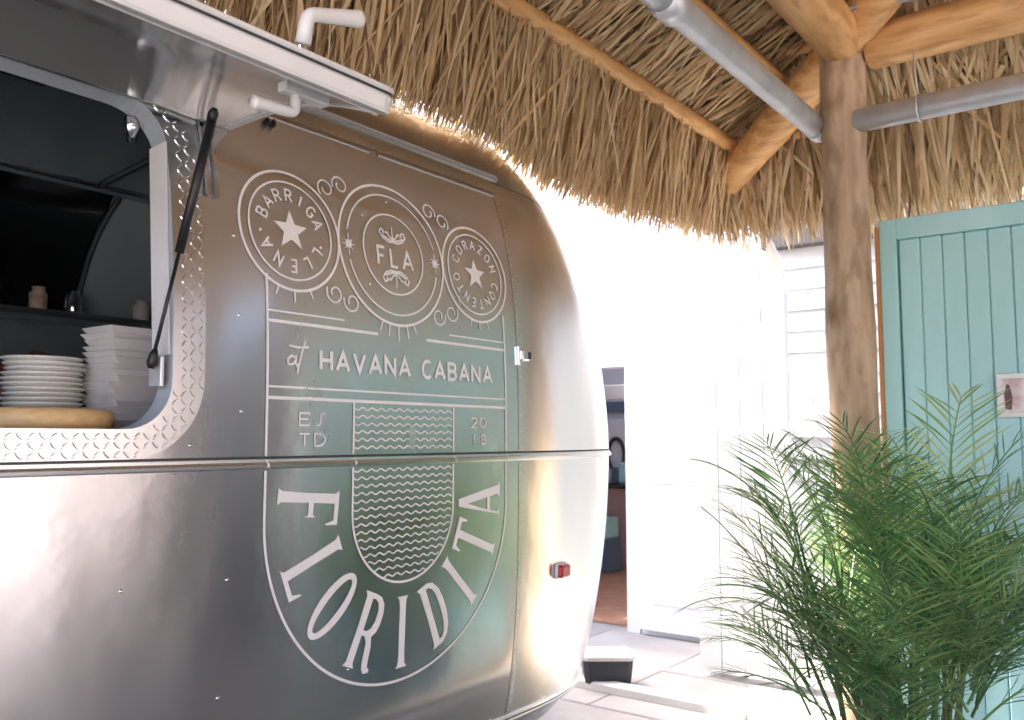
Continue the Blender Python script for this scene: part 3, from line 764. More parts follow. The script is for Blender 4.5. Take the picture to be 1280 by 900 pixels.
lever((b0.x, 1.262, b0.z-.004), (b0.x-.002, 1.262, b0.z-.050), (b0.x+.004, 1.140, b0.z-.062), .0125, hs)
# hinge strip and hatch gutter on the body
m = MB(); m.tube([(-2.080, HT0, 2.372), (-2.080, HT1, 2.372)], .012, 10); m.obj('hatch_hinge', ALU_TRIM, TR, True)
m = MB()
for du, w in ((1.352, .012), (1.380, .010)):
    us = [du-w/2, du+w/2]; m.grid(lambda u, v: suv(u, v, .012), us, lin(.72, .95, 8)); m.grid(lambda k, v: suv(us[0], v, .003+.009*k), [0, 1], lin(.72, .95, 8)); m.grid(lambda k, v: suv(us[1], v, .003+.009*k), [0, 1], lin(.72, .95, 8))
m.obj('gutter_strip', CHROME, TR)

# interior lining
def far_pt(t, z):
    h = z-ZB
    for _ in range(12):
        p = side_h(t, h, -.085); h += z-p.z
        h = min(h, H_*.995)
    return Vector((-2*(D_+W_)-p.x, t, z))
def farx(z): return far_pt(0, z).x
m = MB()
inphi = lin(math.asin((1.05/H_)**(P_/2)), math.pi/2*.9995, 26)
def mir(p): return Vector((-2*(D_+W_)-p.x, p.y, p.z))
m.grid(lambda t, a: side_h(t, h_of_phi(a), -.085), lin(T1, T0, 20), inphi); m.grid(lambda t, a: mir(side_h(t, h_of_phi(a), -.085)), lin(T1, T0, 20), inphi)
m.grid(lambda t, h: mir(side_h(t, h, -.085)), lin(T1, T0, 20), lin(-.95, 1.05, 30))
m.grid(lambda th, h: cap(th, h, -.085), lin(0, math.pi, 50), lin(-.95, HSEAM, 24)); m.grid(lambda th, a: cap(th, h_of_phi(a), -.085), lin(0, math.pi, 50), lin(phi_seam, math.pi/2*.97, 16))
m.obj('interior_lining', LINING, TR, True)
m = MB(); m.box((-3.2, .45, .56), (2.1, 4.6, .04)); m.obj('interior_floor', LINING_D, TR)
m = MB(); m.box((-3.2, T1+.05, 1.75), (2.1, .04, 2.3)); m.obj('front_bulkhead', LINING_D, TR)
# far wall: dark window, pale curved panel, ledges
xw = -4.262
m = MB(); m.grid(lambda t, z: far_pt(t, z)+Vector((.010, 0, 0)), lin(.6, 2.17, 14), lin(2.06, 2.665, 16)); m.obj('dark_window', DARKGLASS, TR, True)
m = MB()
def pleft(z): f = (z-2.10)/(2.66-2.10); return 2.135+.075*f**2.2
zs = lin(2.10, 2.66, 18); V = []
for z in zs: V += [far_pt(pleft(z), z)+Vector((.018, 0, 0)), far_pt(2.66, z)+Vector((.018, 0, 0))]
m.add(V, [(2*i, 2*i+1, 2*i+3, 2*i+2) for i in range(17)]); m.obj('pale_wall_panel', mat('pale interior panel', (.40, .47, .51), .45), TR, True)
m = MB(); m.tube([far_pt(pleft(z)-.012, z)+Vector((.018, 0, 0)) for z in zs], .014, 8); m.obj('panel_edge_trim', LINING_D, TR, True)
m = MB(); m.tube([far_pt(T1+.2, 2.69)+Vector((.012, 0, 0)), far_pt(2.66, 2.69)+Vector((.012, 0, 0))], .012, 8); m.obj('ceiling_moulding', ALU_TRIM, TR, True)
m = MB(); m.tube([far_pt(t, z)+Vector((.02, 0, -.01)) for z, t in zip(lin(2.70, 2.86, 10), lin(2.08, 2.27, 10))], .016, 8); m.obj('ceiling_rib', LINING_D, TR, True)
m = MB(); m.box((xw+.12, 1.0, 2.06), (.24, 3.2, .03), None, .004); m.obj('far_ledge', ALU_TRIM, TR)
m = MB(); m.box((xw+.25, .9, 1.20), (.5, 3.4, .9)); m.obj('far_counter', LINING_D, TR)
m = MB(); m.lathe([(0, 0), (.10, 0), (.105, -.008), (.085, -.014), (0, -.012)], 24); vm = m.obj('ceiling_vent', BLACK, TR, True); vm.location = (-3.585+3.2, 1.53-.5, 2.932); vm.matrix_parent_inverse = Matrix.Identity(4); vm.rotation_euler = (0, R(6), 0)
m = MB(); m.tube([(-2.145, 1.190, 2.335), (-2.145, 1.19, 2.31), (-2.16, 1.20, 2.275)], [.016, .02, .012], 10); m.obj('interior_hook', CHROME, TR, True)
# serving shelf
m = MB(); m.box((-2.36, .44, 1.500), (.62, 1.66, .028), None, .004); m.obj('serving_shelf', ALU_TRIM, TR)
# wheels and jack
for yy in (.1, .95):
    for xx in (-2.32, -4.08):
        m = MB(); m.lathe([(.19, -.10), (.33, -.11), (.355, -.08), (.355, .08), (.33, .11), (.19, .10)], 28)
        w = m.obj('wheel_tyre', BLACK, TR, True); w.matrix_parent_inverse = Matrix.Identity(4); w.location = (xx+3.2, yy-.5, .355); w.rotation_euler = (0, math.pi/2, 0)
        m = MB(); m.lathe([(0, -.03), (.05, -.05), (.12, -.03), (.19, -.09), (.195, .09), (.12, .05), (0, .04)], 20)
        r_ = m.obj('rim', STEEL, w, True); r_.matrix_parent_inverse = Matrix.Identity(4)
m = MB()
for xx in (-2.75, -3.65): m.box((xx, .4, .42), (.08, 4.4, .12))
for yy in (.1, .95): m.tube([(-2.3, yy, .355), (-4.1, yy, .355)], .035, 10)
m.obj('chassis', BLACK, TR)

# ------------------------------------------------------------------ things on the serving shelf
SZ = 1.515
def disc_obj(name, prof, c, mt, label, cat, group=None, seg=40, mod=None):
    m = MB(); m.lathe(prof, seg, (0, 0, 0), mod); me = m.mesh(name, mt, True); o = link(name, me); o.location = c; return tag(o, label, cat, group)
disc_obj('wooden_board', [(0, 0), (.165, 0), (.180, .006), (.186, .02), (.186, .036), (.180, .05), (.165, .056), (0, .056)], (-2.27, 1.035, SZ), WOODB, 'thick round yellow wooden board on the serving hatch shelf', 'board', seg=56)
# fluted plates
flu = lambda w, i: 1+(.018 if i in (2, 3, 4) else 0)*math.cos(w*28)
pprof = [(0, 0), (.062, 0), (.095, .017), (.101, .021), (.098, .024), (.062, .004), (0, .003)]
pm = MB(); pm.lathe(pprof, 84, (0, 0, 0), flu); pme = pm.mesh('paper_plate', PLATE, True)
for i in range(14):
    o = link('paper_plate', pme); o.location = (-2.475+random.uniform(-.005, .005), 1.150+random.uniform(-.005, .005), SZ+.0005+.0137*i); o.rotation_euler = (0, 0, random.uniform(0, 6))
    tag(o, 'fluted white paper plate on top of the round stack behind the wooden board' if i == 13 else 'fluted white paper plate pressed inside the round stack behind the wooden board', 'plate', 'round paper plates stacked on the shelf')
bm_ = MB()
def boat(m, L, Wd, hh):
    b = .72
    V = [(-L*b, -Wd*b, 0), (L*b, -Wd*b, 0), (L*b, Wd*b, 0), (-L*b, Wd*b, 0), (-L, -Wd, hh), (L, -Wd, hh), (L, Wd, hh), (-L, Wd, hh)]
    V += [(x*.985, y*.985, z+.0015) for x, y, z in V]
    m.add(V, [(3, 2, 1, 0), (0, 1, 5, 4), (1, 2, 6, 5), (2, 3, 7, 6), (3, 0, 4, 7), (8, 9, 10, 11), (8, 12, 13, 9), (9, 13, 14, 10), (10, 14, 15, 11), (11, 15, 12, 8), (4, 5, 13, 12), (5, 6, 14, 13), (6, 7, 15, 14), (7, 4, 12, 15)])
boat(bm_, .075, .105, .034); bme = bm_.mesh('paper_tray', PLATE2)
for i in range(16):
    o = link('paper_tray', bme); o.location = (-2.40+random.uniform(-.007, .007), 1.358+random.uniform(-.007, .007), SZ+.0005+.0172*i); o.rotation_euler = (0, 0, R(4)+random.uniform(-.08, .08))
    tag(o, 'white rectangular paper tray topmost of the tall stack beside the plates' if i == 15 else 'white rectangular paper tray nested inside the tall stack beside the plates', 'paper tray', 'paper food trays stacked on the shelf')
# bag of bread behind the plates, label, small tin
m = MB(); 
def blob(m, c, r, n=14, k=12, amp=.12, seed=1):
    rnd = random.Random(seed); ph = [(rnd.uniform(0, 6), rnd.uniform(1, 4), rnd.uniform(1, 4)) for _ in range(5)]
    V = []
    for i in range(n+1):
        a = math.pi*i/n
        for j in range(k):
            b = 2*math.pi*j/k; f = 1+amp*sum(math.sin(p+q*a+s*b*round(s)/max(s, 1)) for p, q, s in ph)/3
            V.append((c[0]+r[0]*f*math.sin(a)*math.cos(b), c[1]+r[1]*f*math.sin(a)*math.sin(b), max(c[2]+r[2]*f*math.cos(a), c[2]-r[2]*.8)))
    m.add(V, [(i*k+j, (i+1)*k+j, (i+1)*k+(j+1) % k, i*k+(j+1) % k) for i in range(n) for j in range(k)])
blob(m, (0, 0, .10), (.10, .19, .125), 18, 20, .07, 4); me = m.mesh('bread_bag', BROWN, True)
bag = link('bread_bag', me); bag.location = (-2.86, 1.30, SZ+.155); tag(bag, 'dark brown bag of bread slumped behind the round plates', 'bag')
m = MB(); m.box((.112, .10, .13), (.006, .11, .035), Quaternion((1, 0, 0), .2).to_matrix()); q = link('paper_label', m.mesh('paper_label', LABELM), bag); q.matrix_parent_inverse = Matrix.Identity(4)
m = MB(); m.box((-2.95, 1.2, SZ+.01), (.55, .9, .02), None, .003); m.box((-2.95, 1.2, SZ-.35), (.5, .85, .70)); sh = m.obj('prep_counter', ALU_TRIM, TR)
bag.location.z = SZ+.022; 
m = MB(); m.lathe([(0, 0), (.045, 0), (.046, .10), (.043, .102), (.041, .02), (0, .01)], 24); t_ = link('steel_tin', m.mesh('steel_tin', CHROME, True)); t_.location = (-2.78, 1.545, SZ+.0205); tag(t_, 'small shiny steel tin standing behind the paper trays', 'tin')

for i, (t, mt, lb) in enumerate(((1.86, LABELM, 'small jar with a paper label on the ledge under the dark window'), (2.02, CHROME, 'small steel shaker on the ledge under the dark window'), (2.36, WHITE, 'small white pot on the ledge below the pale panel'))):
    q = disc_obj('kitchen_jar', [(0, 0), (.035, 0), (.038, .01), (.038, .075), (.026, .09), (.028, .105), (0, .108)], (-4.09, t, 2.0755), mt, lb, 'jar', seg=20)
# ------------------------------------------------------------------ thatched shelter
SH = thing('thatched_shelter', 'open shelter with dry palm thatch roof on peeled logs over the trailer side', 'shelter', (-1.16, 4.11, 0))
XE, YE, ZP = -1.94, 4.68, 3.14
TL, TF = .51, .67
XR, YB = 3.20, -1.8
XC = (XE+XR)/2; ZR = ZP+.06+(XC-XE)*TL; YRF = YE-(ZR-ZP-.06)/TF; YRB = YB+(ZR-ZP-.06)/TF
def roof_z(x, y): return ZP+.06+min((x-XE)*TL, (XR-x)*TL, (YE-y)*TF, (y-YB)*TF)
# roof shell (inside face + outside face)
def hip(m, e, dz):
    a, b, c, d_ = (XE-e, YE+e), (XR+e, YE+e), (XR+e, YB-e), (XE-e, YB-e)
    ze = ZP+.06-e*TL+dz
    V = [(a[0], a[1], ze), (b[0], b[1], ze), (c[0], c[1], ze), (d_[0], d_[1], ze), (XC, YRF, ZR+dz), (XC, YRB, ZR+dz)]
    return V
lo = hip(None, .10, .05); hi = hip(None, .32, .42)
fr = [(0, 3, 5, 4), (1, 4, 5, 2), (0, 4, 1), (3, 2, 5)]
m = MB(); m.add(lo, fr); m.add(hi, [tuple(reversed(f)) for f in fr]); m.add(lo[:4]+hi[:4], [(0, 1, 5, 4), (1, 2, 6, 5), (2, 3, 7, 6), (3, 0, 4, 7)])
m.obj('thatch_core', THATCH_B, SH)
def blade(m, p, d, L, w, sag, nrm, tone):
    """narrow dry leaf strip, three cross-rows, tapering"""
    d = d.normalized(); side = d.cross(nrm).normalized(); m.ct = tone
    V = []
    tw = random.uniform(-.9, .9); bend = random.uniform(-.05, .05)*L
    for f, ww in ((0, .7), (.4, 1.0), (.75, .75), (1, .12)):
        a = tw*f+random.uniform(-.2, .2); sd = side*math.cos(a)+nrm*math.sin(a)
        c = p+d*(L*f)+nrm*(-sag*f*f)+side*(bend*f*f)
        V += [c-sd*(w*ww/2), c+sd*(w*ww/2)]
    m.add(V, [(0, 1, 3, 2), (2, 3, 5, 4), (4, 5, 7, 6)])
rnd = random
def slope_blades(name, N, pick, dvec, nrm, Lr, wr, jitter):
    m = MB()
    for _ in range(N):
        p = pick()
        if p is None: continue
        ax = dvec.cross(nrm)
        d = dvec+ax*rnd.gauss(0, jitter if rnd.random() > .1 else .7)+nrm*rnd.uniform(-.05, .10)
        blade(m, p, d, rnd.uniform(*Lr), rnd.uniform(*wr)*(1 if rnd.random() > .2 else 1.4), rnd.uniform(-.01, .05), nrm, min(1, max(0, rnd.gauss(.56, .26))))
    return m.obj(name, THATCH, SH, False, 'stuff')
nL = Vector((TL, 0, -1)).normalized(); dL = Vector((-1, 0, -TL)).normalized()       # left slope: inside normal, downslope
nF = Vector((0, -TF, -1)).normalized(); dF = Vector((0, 1, -TF)).normalized()
def pickL():
    x = rnd.uniform(-1.95, .9); y = rnd.uniform(-1.8, 4.9)
    if (x-XE)*TL > min((YE-y)*TF, (y-YB)*TF)+.25: return None
    return Vector((x, y, ZP+.06+(x-XE)*TL))+nL*rnd.uniform(-.03, .035)
def pickF():
    x = rnd.uniform(-2.1, 2.2); y = rnd.uniform(2.4, 4.75)
    if (YE-y)*TF > (x-XE)*TL+.25: return None
    return Vector((x, y, ZP+.06+(YE-y)*TF))+nF*rnd.uniform(-.03, .035)
slope_blades('left_slope_thatch', 13000, pickL, dL, nL, (.30, .62), (.010, .024), .22)
slope_blades('front_slope_thatch', 9000, pickF, dF, nF, (.30, .60), (.010, .024), .20)
def pickR():
    x = rnd.uniform(.6, 3.3); y = rnd.uniform(-.5, 3.6); return Vector((x, y, ZP+.06+(XR-x)*TL))+Vector((-TL, 0, -1)).normalized()*.01
slope_blades('right_slope_thatch', 2500, pickR, Vector((1, 0, -TL)).normalized(), Vector((-TL, 0, -1)).normalized(), (.4, .8), (.02, .05), .25)
# eave fringes: thick, hanging
def fringe(name, N, along, outv, a0, a1, base, seed, wr=(.009, .024), Lr=(.34, .57)):
    wr = (wr[0]*.85, wr[1]*.8)
    m = MB(); r2 = random.Random(seed)
    for _ in range(N):
        a = r2.uniform(a0, a1); q = r2.random()       # q: depth through the thickness (0 inside, 1 outside)
        clump = .5+.5*math.sin(a*23+3*math.sin(a*7.1)); cl2 = math.sin(a*61+q*4)
        p = base+along*a+outv*(-.04+.30*q)+Vector((0, 0, .10+r2.uniform(-.10, .16)+.05*q))
        d = Vector((0, 0, -1))+outv*r2.uniform(.12, .55)+along*(r2.gauss(0, .15 if r2.random() > .12 else .45)+.10*cl2)
        L = r2.uniform(*Lr)+.06*clump
        if outv.x < -.5:      # hung just clear of the trailer roof, longest past its tail
            rt = .549 if a < 2.85 else (.549-.044*(a-2.85)/.4 if a < 3.25 else (.505 if a < 4.0 else .505+.067*(a-4.0)))
            dn = d.normalized(); Lt = (p.z-1.5+rt*p.x-r2.gauss(0, .020 if a < 2.9 else .036))/(-dn.z-rt*dn.x)
            L = Lt*(1 if r2.random() < .45 else r2.uniform(.55, 1))
        nrm = (-outv+Vector((0, 0, -.2))).normalized()
        blade(m, p, d, L, r2.uniform(*wr)*(1 if r2.random() > .2 else 1.4), r2.uniform(-.03, .05), nrm, min(1, max(0, r2.gauss(.60, .26)+.12*clump-.05)))
    return m.obj(name, THATCH, SH, False, 'stuff')
fringe('left_eave_fringe', 17000, Vector((0, 1, 0)), Vector((-1, 0, 0)), -1.8, 5.02, Vector((XE, 0, ZP)), 11)
fringe('front_eave_fringe', 11500, Vector((1, 0, 0)), Vector((0, 1, 0)), -2.25, 1.9, Vector((0, YE, ZP)), 12, (.013, .032), (.38, .60))
fringe('right_eave_fringe', 1800, Vector((0, 1, 0)), Vector((1, 0, 0)), -1.8, 4.9, Vector((XR, 0, ZP)), 13, (.03, .06))
# logs
def log(name, a, b, r0, r1, mt, wob=.012, seg=18, n=12, seed=0, parent=SH):
    a, b = Vector(a), Vector(b); r2 = random.Random(seed); m = MB(); pts = []; rr = []
    ax = (b-a).orthogonal().normalized(); ay = (b-a).normalized().cross(ax); p1, p2 = r2.uniform(0, 6), r2.uniform(0, 6)
    for i in range(n+1):
        f = i/n; pts.append(a+(b-a)*f+ax*(wob*math.sin(p1+f*5))+ay*(wob*math.sin(p2+f*4.1))); rr.append((r0+(r1-r0)*f)*(1+.035*math.sin(p1*3+f*17)+.02*math.sin(p2+f*41)))
    pts = [pts[0]-(b-a).normalized()*-.0]+pts[0:]; rr = [rr[0]*.88]+rr; pts[0] = pts[1]-(b-a).normalized()*.014
    pts.append(pts[-1]+(b-a).normalized()*.014); rr.append(rr[-1]*.88)
    m.tube(pts, rr, seg); return m.obj(name, mt, parent, True)
log('post', (-1.165, 4.11, 0), (-1.155, 4.11, 3.42), .112, .099, POSTW, .012, 22, 24, 3)
log('left_tie_beam', (-1.19, -1.7, 3.30), (-1.165, 4.20, 3.335), .115, .108, PINE_Y, .015, 20, 26, 5)
log('front_tie_beam', (-1.04, 4.13, 3.295), (3.1, 4.11, 3.30), .104, .115, PINE_X, .012, 20, 18, 8)
log('hip_rafter', (-.62, 3.66, 3.55), (-2.00, 4.74, 2.985), .100, .094, PINE_X, .008, 20, 12, 9)
log('left_purlin', (-1.94, -1.8, 3.13), (-1.94, 4.83, 3.13), .044, .040, PINE_Y, .018, 14, 40, 10)
log('front_purlin', (-2.05, 4.68, 3.17), (3.3, 4.68, 3.17), .038, .042, PINE_X, .015, 14, 30, 11)
log('upper_purlin', (-1.557, -1.3, 3.335), (-1.557, 4.42, 3.335), .033, .031, PINE_Y, .014, 12, 40, 12)
log('upper_purlin', (-1.05, -.9, 3.60), (-1.05, 4.0, 3.60), .033, .031, PINE_Y, .014, 12, 30, 13)
log('upper_purlin', (-1.5, 4.24, 3.44), (2.9, 4.24, 3.44), .031, .033, PINE_X, .014, 12, 30, 14)
for i, yy in enumerate((2.4, 1.6, .8)):
    log('rafter', (-1.86, yy, 3.265), (XC, yy, ZR-.02), .045, .045, PINE_X, .01, 12, 8, 20+i)
for i, (xx, yy) in enumerate(((2.8, 4.11), (-1.19, -1.5), (2.8, -1.5))): log('post', (xx, yy, 0), (xx, yy, 3.3), .11, .10, POSTW, .015, 16, 14, 30+i)
log('right_tie_beam', (2.8, -1.6, 3.32), (2.8, 4.2, 3.32), .1, .1, PINE_Y, .012, 14, 12, 40)
log('back_tie_beam', (-1.3, -1.5, 3.32), (2.9, -1.5, 3.32), .1, .1, PINE_X, .012, 14, 12, 41)
# galvanised pipes strapped to the post
PF = thing('pipe_frame', 'galvanised steel pipe rails clamped to the shelter corner post', 'pipe frame', (-1.30, 4.1, 2.95))
m = MB(); m.tube([(-1.275, -1.5, 2.935), (-1.285, 4.10, 2.955)], .052, 22); m.obj('left_pipe', STEEL, PF, True)
for q0, q1, zz in ((2.52, 2.62, 2.943), (4.06, 4.13, 2.955)):
    m = MB(); m.tube([(-1.28, q0, zz), (-1.28, q1, zz)], .060, 22); m.obj('pipe_coupling', STEEL, PF, True)
m = MB(); m.tube([(-1.10, 4.07, 2.94), (2.8, 4.05, 2.945)], .054, 22); m.obj('front_pipe', STEEL, PF, True)
m = MB()
for xx in (-.83, .1):
    m.tube([(xx+.0, 4.068+.058*math.sin(a), 2.941+.060*math.cos(a)) for a in lin(0, 2*math.pi*.95, 20)], .004, 6, closed=True)
m.tube([(-.83, 4.06, 3.0), (-.835, 4.05, 3.08), (-.84, 4.05, 3.2)], .004, 6); m.obj('tie_wire', STEEL, PF, True)
m = MB(); m.box((-1.285, 4.085, 2.985), (.03, .05, .05), None, .006); m.box((-1.25, 4.095, 2.90), (.05, .03, .035), None, .006); m.obj('pipe_clamp', STEEL, PF)
m = MB(); pts = []
for i in range(30):
    f = i/29; pts.append((-1.22+2.6*f, 3.86+.02*math.sin(f*9), 3.36+.045*math.cos(f*7+.6)-.0*f))
m.tube(pts, .011, 8); tag(m.obj('electric_cable', GREYC, None, True), 'grey electric cable running along the log beam above the pipe', 'cable')

# ------------------------------------------------------------------ teal board wall
TW = thing('teal_board_wall', 'teal painted tongue-and-groove board wall beside the corner post', 'wall', (.1, 4.36, 0))
yf = 4.35
def chbox(name, x0, x1, z0, z1, y0, y1, ch, mt, par):
    m = MB(); m.box(((x0+x1)/2, (y0+y1)/2, (z0+z1)/2), (x1-x0, y1-y0, z1-z0), None, ch); return m.obj(name, mt, par)
chbox('left_stile', -1.088, -1.012, 0, 2.53, yf, yf+.05, .004, TEAL, TW)
chbox('top_rail', -1.0115, 1.30, 2.43, 2.53, yf, yf+.05, .004, TEAL, TW)
chbox('middle_rail', -1.0115, 1.30, .99, 1.065, yf-.004, yf+.05, .004, TEAL, TW)
chbox('bottom_rail', -1.0115, 1.30, .01, .12, yf, yf+.05, .004, TEAL, TW)
x = -1.005; pw = .0930
pmu = MB(); pmu.box((0, 0, 0), (pw-.0022, .022, 1.362), None, .0055); pmu = pmu.mesh('plank', TEAL)
pml = MB(); pml.box((0, 0, 0), (pw-.0022, .022, .867), None, .0055); pml = pml.mesh('plank', TEAL)
while x < 1.20:
    for me, z in ((pmu, 1.7475), (pml, .5555)):
        o = bpy.data.objects.new('plank', me); COL.objects.link(o); o.parent = TW
        o.location = (x+pw/2-.1, yf+.026-4.36+random.uniform(-.0012, .0012), z); o.rotation_euler = (0, 0, random.uniform(-.004, .004))
    x += pw
chbox('backing', -1.08, 1.30, .02, 2.5, yf+.051, yf+.075, .001, TEAL, TW)
chbox('raw_timber_edge', -1.108, -1.0885, 0, 2.50, yf-.002, yf+.07, .003, ORANGE, TW)
DW = thing('reflection_dark_wall', 'unseen dark plank wall added beyond the teal boards for the trailer to mirror', 'wall', (2.15, 4.36, 0))  # added out of view so the metal side mirrors something dark
SLATEP = mat('slate painted timber', (.11, .14, .145), .5, noise=(3.5, (.095, .12, .125), (.13, .16, .165), 6, (1, 1, .12)))
for i in range(9): chbox('plank', 1.32+i*.19, 1.505+i*.19, .01, 2.75, yf, yf+.03, .004, SLATEP, DW)
chbox('capping_rail', 1.31, 3.03, 2.751, 2.83, yf-.02, yf+.06, .004, SLATEP, DW)
BC = thing('reflection_dark_counter', 'unseen dark counter added before the plank wall to darken the trailer reflection', 'counter', (2.1, 3.75, 0))  # added out of view; darkens the reflection low on the trailer side
SLATEC = mat('dark counter paint', (.03, .042, .046), .45, noise=(4, (.024, .034, .038), (.04, .054, .058), 6, (1, 1, .2)))
for i in range(8): chbox('panel_board', 1.25+i*.212, 1.458+i*.212, .05, 1.02, 3.36, 3.39, .004, SLATEC, BC)
for i in range(4): chbox('end_board', 1.222, 1.248, .05, 1.02, 3.37+i*.205, 3.570+i*.205, .004, SLATEC, BC)
chbox('plinth', 1.27, 2.93, .005, .05, 3.40, 4.20, .003, SLATEC, BC); chbox('counter_top', 1.18, 3.0, 1.021, 1.07, 3.30, 4.22, .008, SLATEC, BC)
chbox('carcass', 1.25, 2.94, .051, 1.02, 3.391, 4.19, .002, SLATEC, BC)
# framed picture on it
FP = thing('framed_picture', 'small white framed picture hung on the teal boards', 'picture', (-.52, yf-.004, 1.68))
zc_ = 1.682
for nm, bx in (('frame', ((-.62, -.42, zc_+.072, zc_+.094), (-.62, -.42, zc_-.094, zc_-.072), (-.62, -.596, zc_-.0718, zc_+.0718), (-.444, -.42, zc_-.0718, zc_+.0718))),):
    for (a, b, c, d_) in bx: chbox(nm, a, b, c, d_, yf-.018, yf-.001, .002, WHITE, FP)
def pic_extra(nt, b, tc, nz):
    N, Lk = nt.nodes, nt.links
    t = nz(11, 3, (1, 1, .8)); r = N.new('ShaderNodeValToRGB'); cr = r.color_ramp
    cr.elements[0].position = .35; cr.elements[0].color = (.55, .38, .37, 1); cr.elements[1].position = .55; cr.elements[1].color = (.82, .78, .79, 1)
    Lk.new(t.outputs[0], r.inputs[0]); Lk.new(r.outputs[0], b.inputs['Base Color'])
chbox('print', -.5955, -.4445, zc_-.0715, zc_+.0715, yf-.010, yf-.002, .0005, mat('faded pink print', (.7, .6, .62), .4, extra=pic_extra), FP)
m = MB(); m.add([(-.590, yf-.0112, zc_-.06), (-.566, yf-.0112, zc_-.062), (-.560, yf-.0112, zc_-.01), (-.570, yf-.0112, zc_+.045), (-.582, yf-.0112, zc_+.05), (-.592, yf-.0112, zc_+.01)], [(0, 1, 2, 3, 4, 5)]); m.obj('dark_figure_shape', mat('dark print ink', (.12, .05, .05), .5), FP)

# ------------------------------------------------------------------ white fence with pointed boards
FE = thing('picket_fence', 'tall white picket fence with pointed boards beyond the trailer', 'fence', (-2.1, 5.25, 0))
pw = .150
for i in range(4):
    x0 = -2.47+i*pw; m = MB(); w = pw-.006; zt = 2.56+random.uniform(-.01, .01); y0, y1 = 5.24, 5.262
    prof = [(x0, .05), (x0+w, .05), (x0+w, zt), (x0+w/2, zt+.17), (x0, zt)]
    V = [(a, y0, b) for a, b in prof]+[(a, y1, b) for a, b in prof]
    m.add(V, [(0, 1, 2, 3, 4), (9, 8, 7, 6, 5)]+[(k, 5+k, 5+(k+1) % 5, (k+1) % 5) for k in range(5)]); m.obj('picket', WPAINT, FE)
for z in (.4, 1.3, 2.25): chbox('fence_rail', -2.46, -1.89, z-.045, z+.045, 5.263, 5.30, .003, WPAINT, FE)
for xx in (-2.44, -1.98): chbox('fence_post', xx, xx+.08, 0, 2.4, 5.301, 5.381, .004, WPAINT, FE)

# ------------------------------------------------------------------ white building behind: doorway + clapboards
BH = thing('white_building', 'white painted clapboard building with an open doorway behind the trailer', 'building', (-3.0, 6.2, 0))
Y0 = 6.11
chbox('wall', -8.0, -4.40, 0, 3.0, Y0, Y0+.15, .003, WPAINT, BH)
chbox('wall', -4.40, -3.36, 2.20, 3.0, Y0, Y0+.15, .003, WPAINT, BH)
chbox('door_frame', -3.476, -3.36, 0, 2.199, Y0-.02, Y0+.14, .006, WPAINT, BH)
chbox('door_frame', -4.42, -4.34, 0, 2.199, Y0-.02, Y0+.14, .006, WPAINT, BH)
chbox('door_head', -4.339, -3.477, 2.06, 2.199, Y0-.02, Y0+.14, .006, WPAINT, BH)
dl = chbox('door_leaf', -3.345, -2.50, .05, 2.15, Y0-.065, Y0-.022, .004, WPAINT, BH)
for z0, z1 in ((.25, .95), (1.15, 1.95)): chbox('door_panel', -3.22, -2.62, z0, z1, Y0-.072, Y0-.066, .003, WPAINT, dl)
chbox('wall', -3.359, -2.30, 0, 3.0, Y0, Y0+.15, .003, WPAINT, BH)
z = .02; k = 0
while z < 2.78:
    m = MB(); V = [(-2.26, Y0-.034, z), (.8, Y0-.034, z), (.8, Y0-.012, z+.152), (-2.26, Y0-.012, z+.152)]
    V += [(a, Y0+.0, c) for a, b, c in V]
    m.add(V, [(0, 1, 2, 3), (7, 6, 5, 4), (0, 4, 5, 1), (1, 5, 6, 2), (2, 6, 7, 3), (3, 7, 4, 0)]); m.obj('clapboard', WCLAP, BH); z += .148
chbox('added_shade_wing', -9.0, -6.2, 0, 4.9, 3.0, Y0-.001, .01, WPAINT, BH)  # unseen block added to keep direct sun off the yard
chbox('corner_board', -2.32, -2.262, 0, 2.83, Y0-.045, Y0-.001, .003, WPAINT, BH)
chbox('wall', -2.299, .8, 0, 2.82, Y0+.001, Y0+.15, .003, WPAINT, BH)
chbox('eave_board', -2.30, 1.2, 2.83, 3.05, Y0-.12, Y0+.2, .004, ROOFD, BH)
chbox('notice_board', -2.14, -1.70, 1.50, 2.03, Y0-.052, Y0-.036, .003, mat('weathered board', (.55, .50, .49), .8, noise=(14, (.38, .34, .33), (.68, .64, .62), 7, (1, 1, 1))), BH)
# room seen through the doorway
chbox('room_floor', -5.6, -2.6, .005, .03, Y0+.16, 9.2, .001, TERRA, BH)
chbox('room_back_wall', -6.0, -2.4, .03, 2.8, 9.2, 9.3, .001, ROOMW, BH)
chbox('room_side_wall', -2.45, -2.35, .03, 2.8, Y0+.16, 9.19, .001, ROOMW, BH)
chbox('room_ceiling', -6.0, -2.35, 2.81, 2.9, Y0+.16, 7.4, .001, ROOMW, BH); chbox('room_ceiling', -6.0, -2.35, 2.81, 2.9, 8.3, 9.3, .001, ROOMW, BH); chbox('room_ceiling', -4.3, -2.35, 2.81, 2.9, 7.4, 8.3, .001, ROOMW, BH); chbox('room_ceiling', -6.0, -5.2, 2.81, 2.9, 7.4, 8.3, .001, ROOMW, BH); chbox('room_side_wall', -6.1, -6.0, .03, 2.8, Y0+.16, 9.19, .001, ROOMW, BH)  # ceiling pieces leave an invented gap that lets daylight into the room
chbox('room_beam', -5.6, -2.46, 1.90, 2.05, 8.0, 8.2, .004, WPAINT, BH)
chbox('slate_sign', -5.75, -4.9, 1.80, 1.93, 9.14, 9.19, .003, SLATE, BH)
chbox('wall_panel', -5.9, -4.9, 1.02, 1.72, 9.16, 9.19, .003, WPAINT, BH)
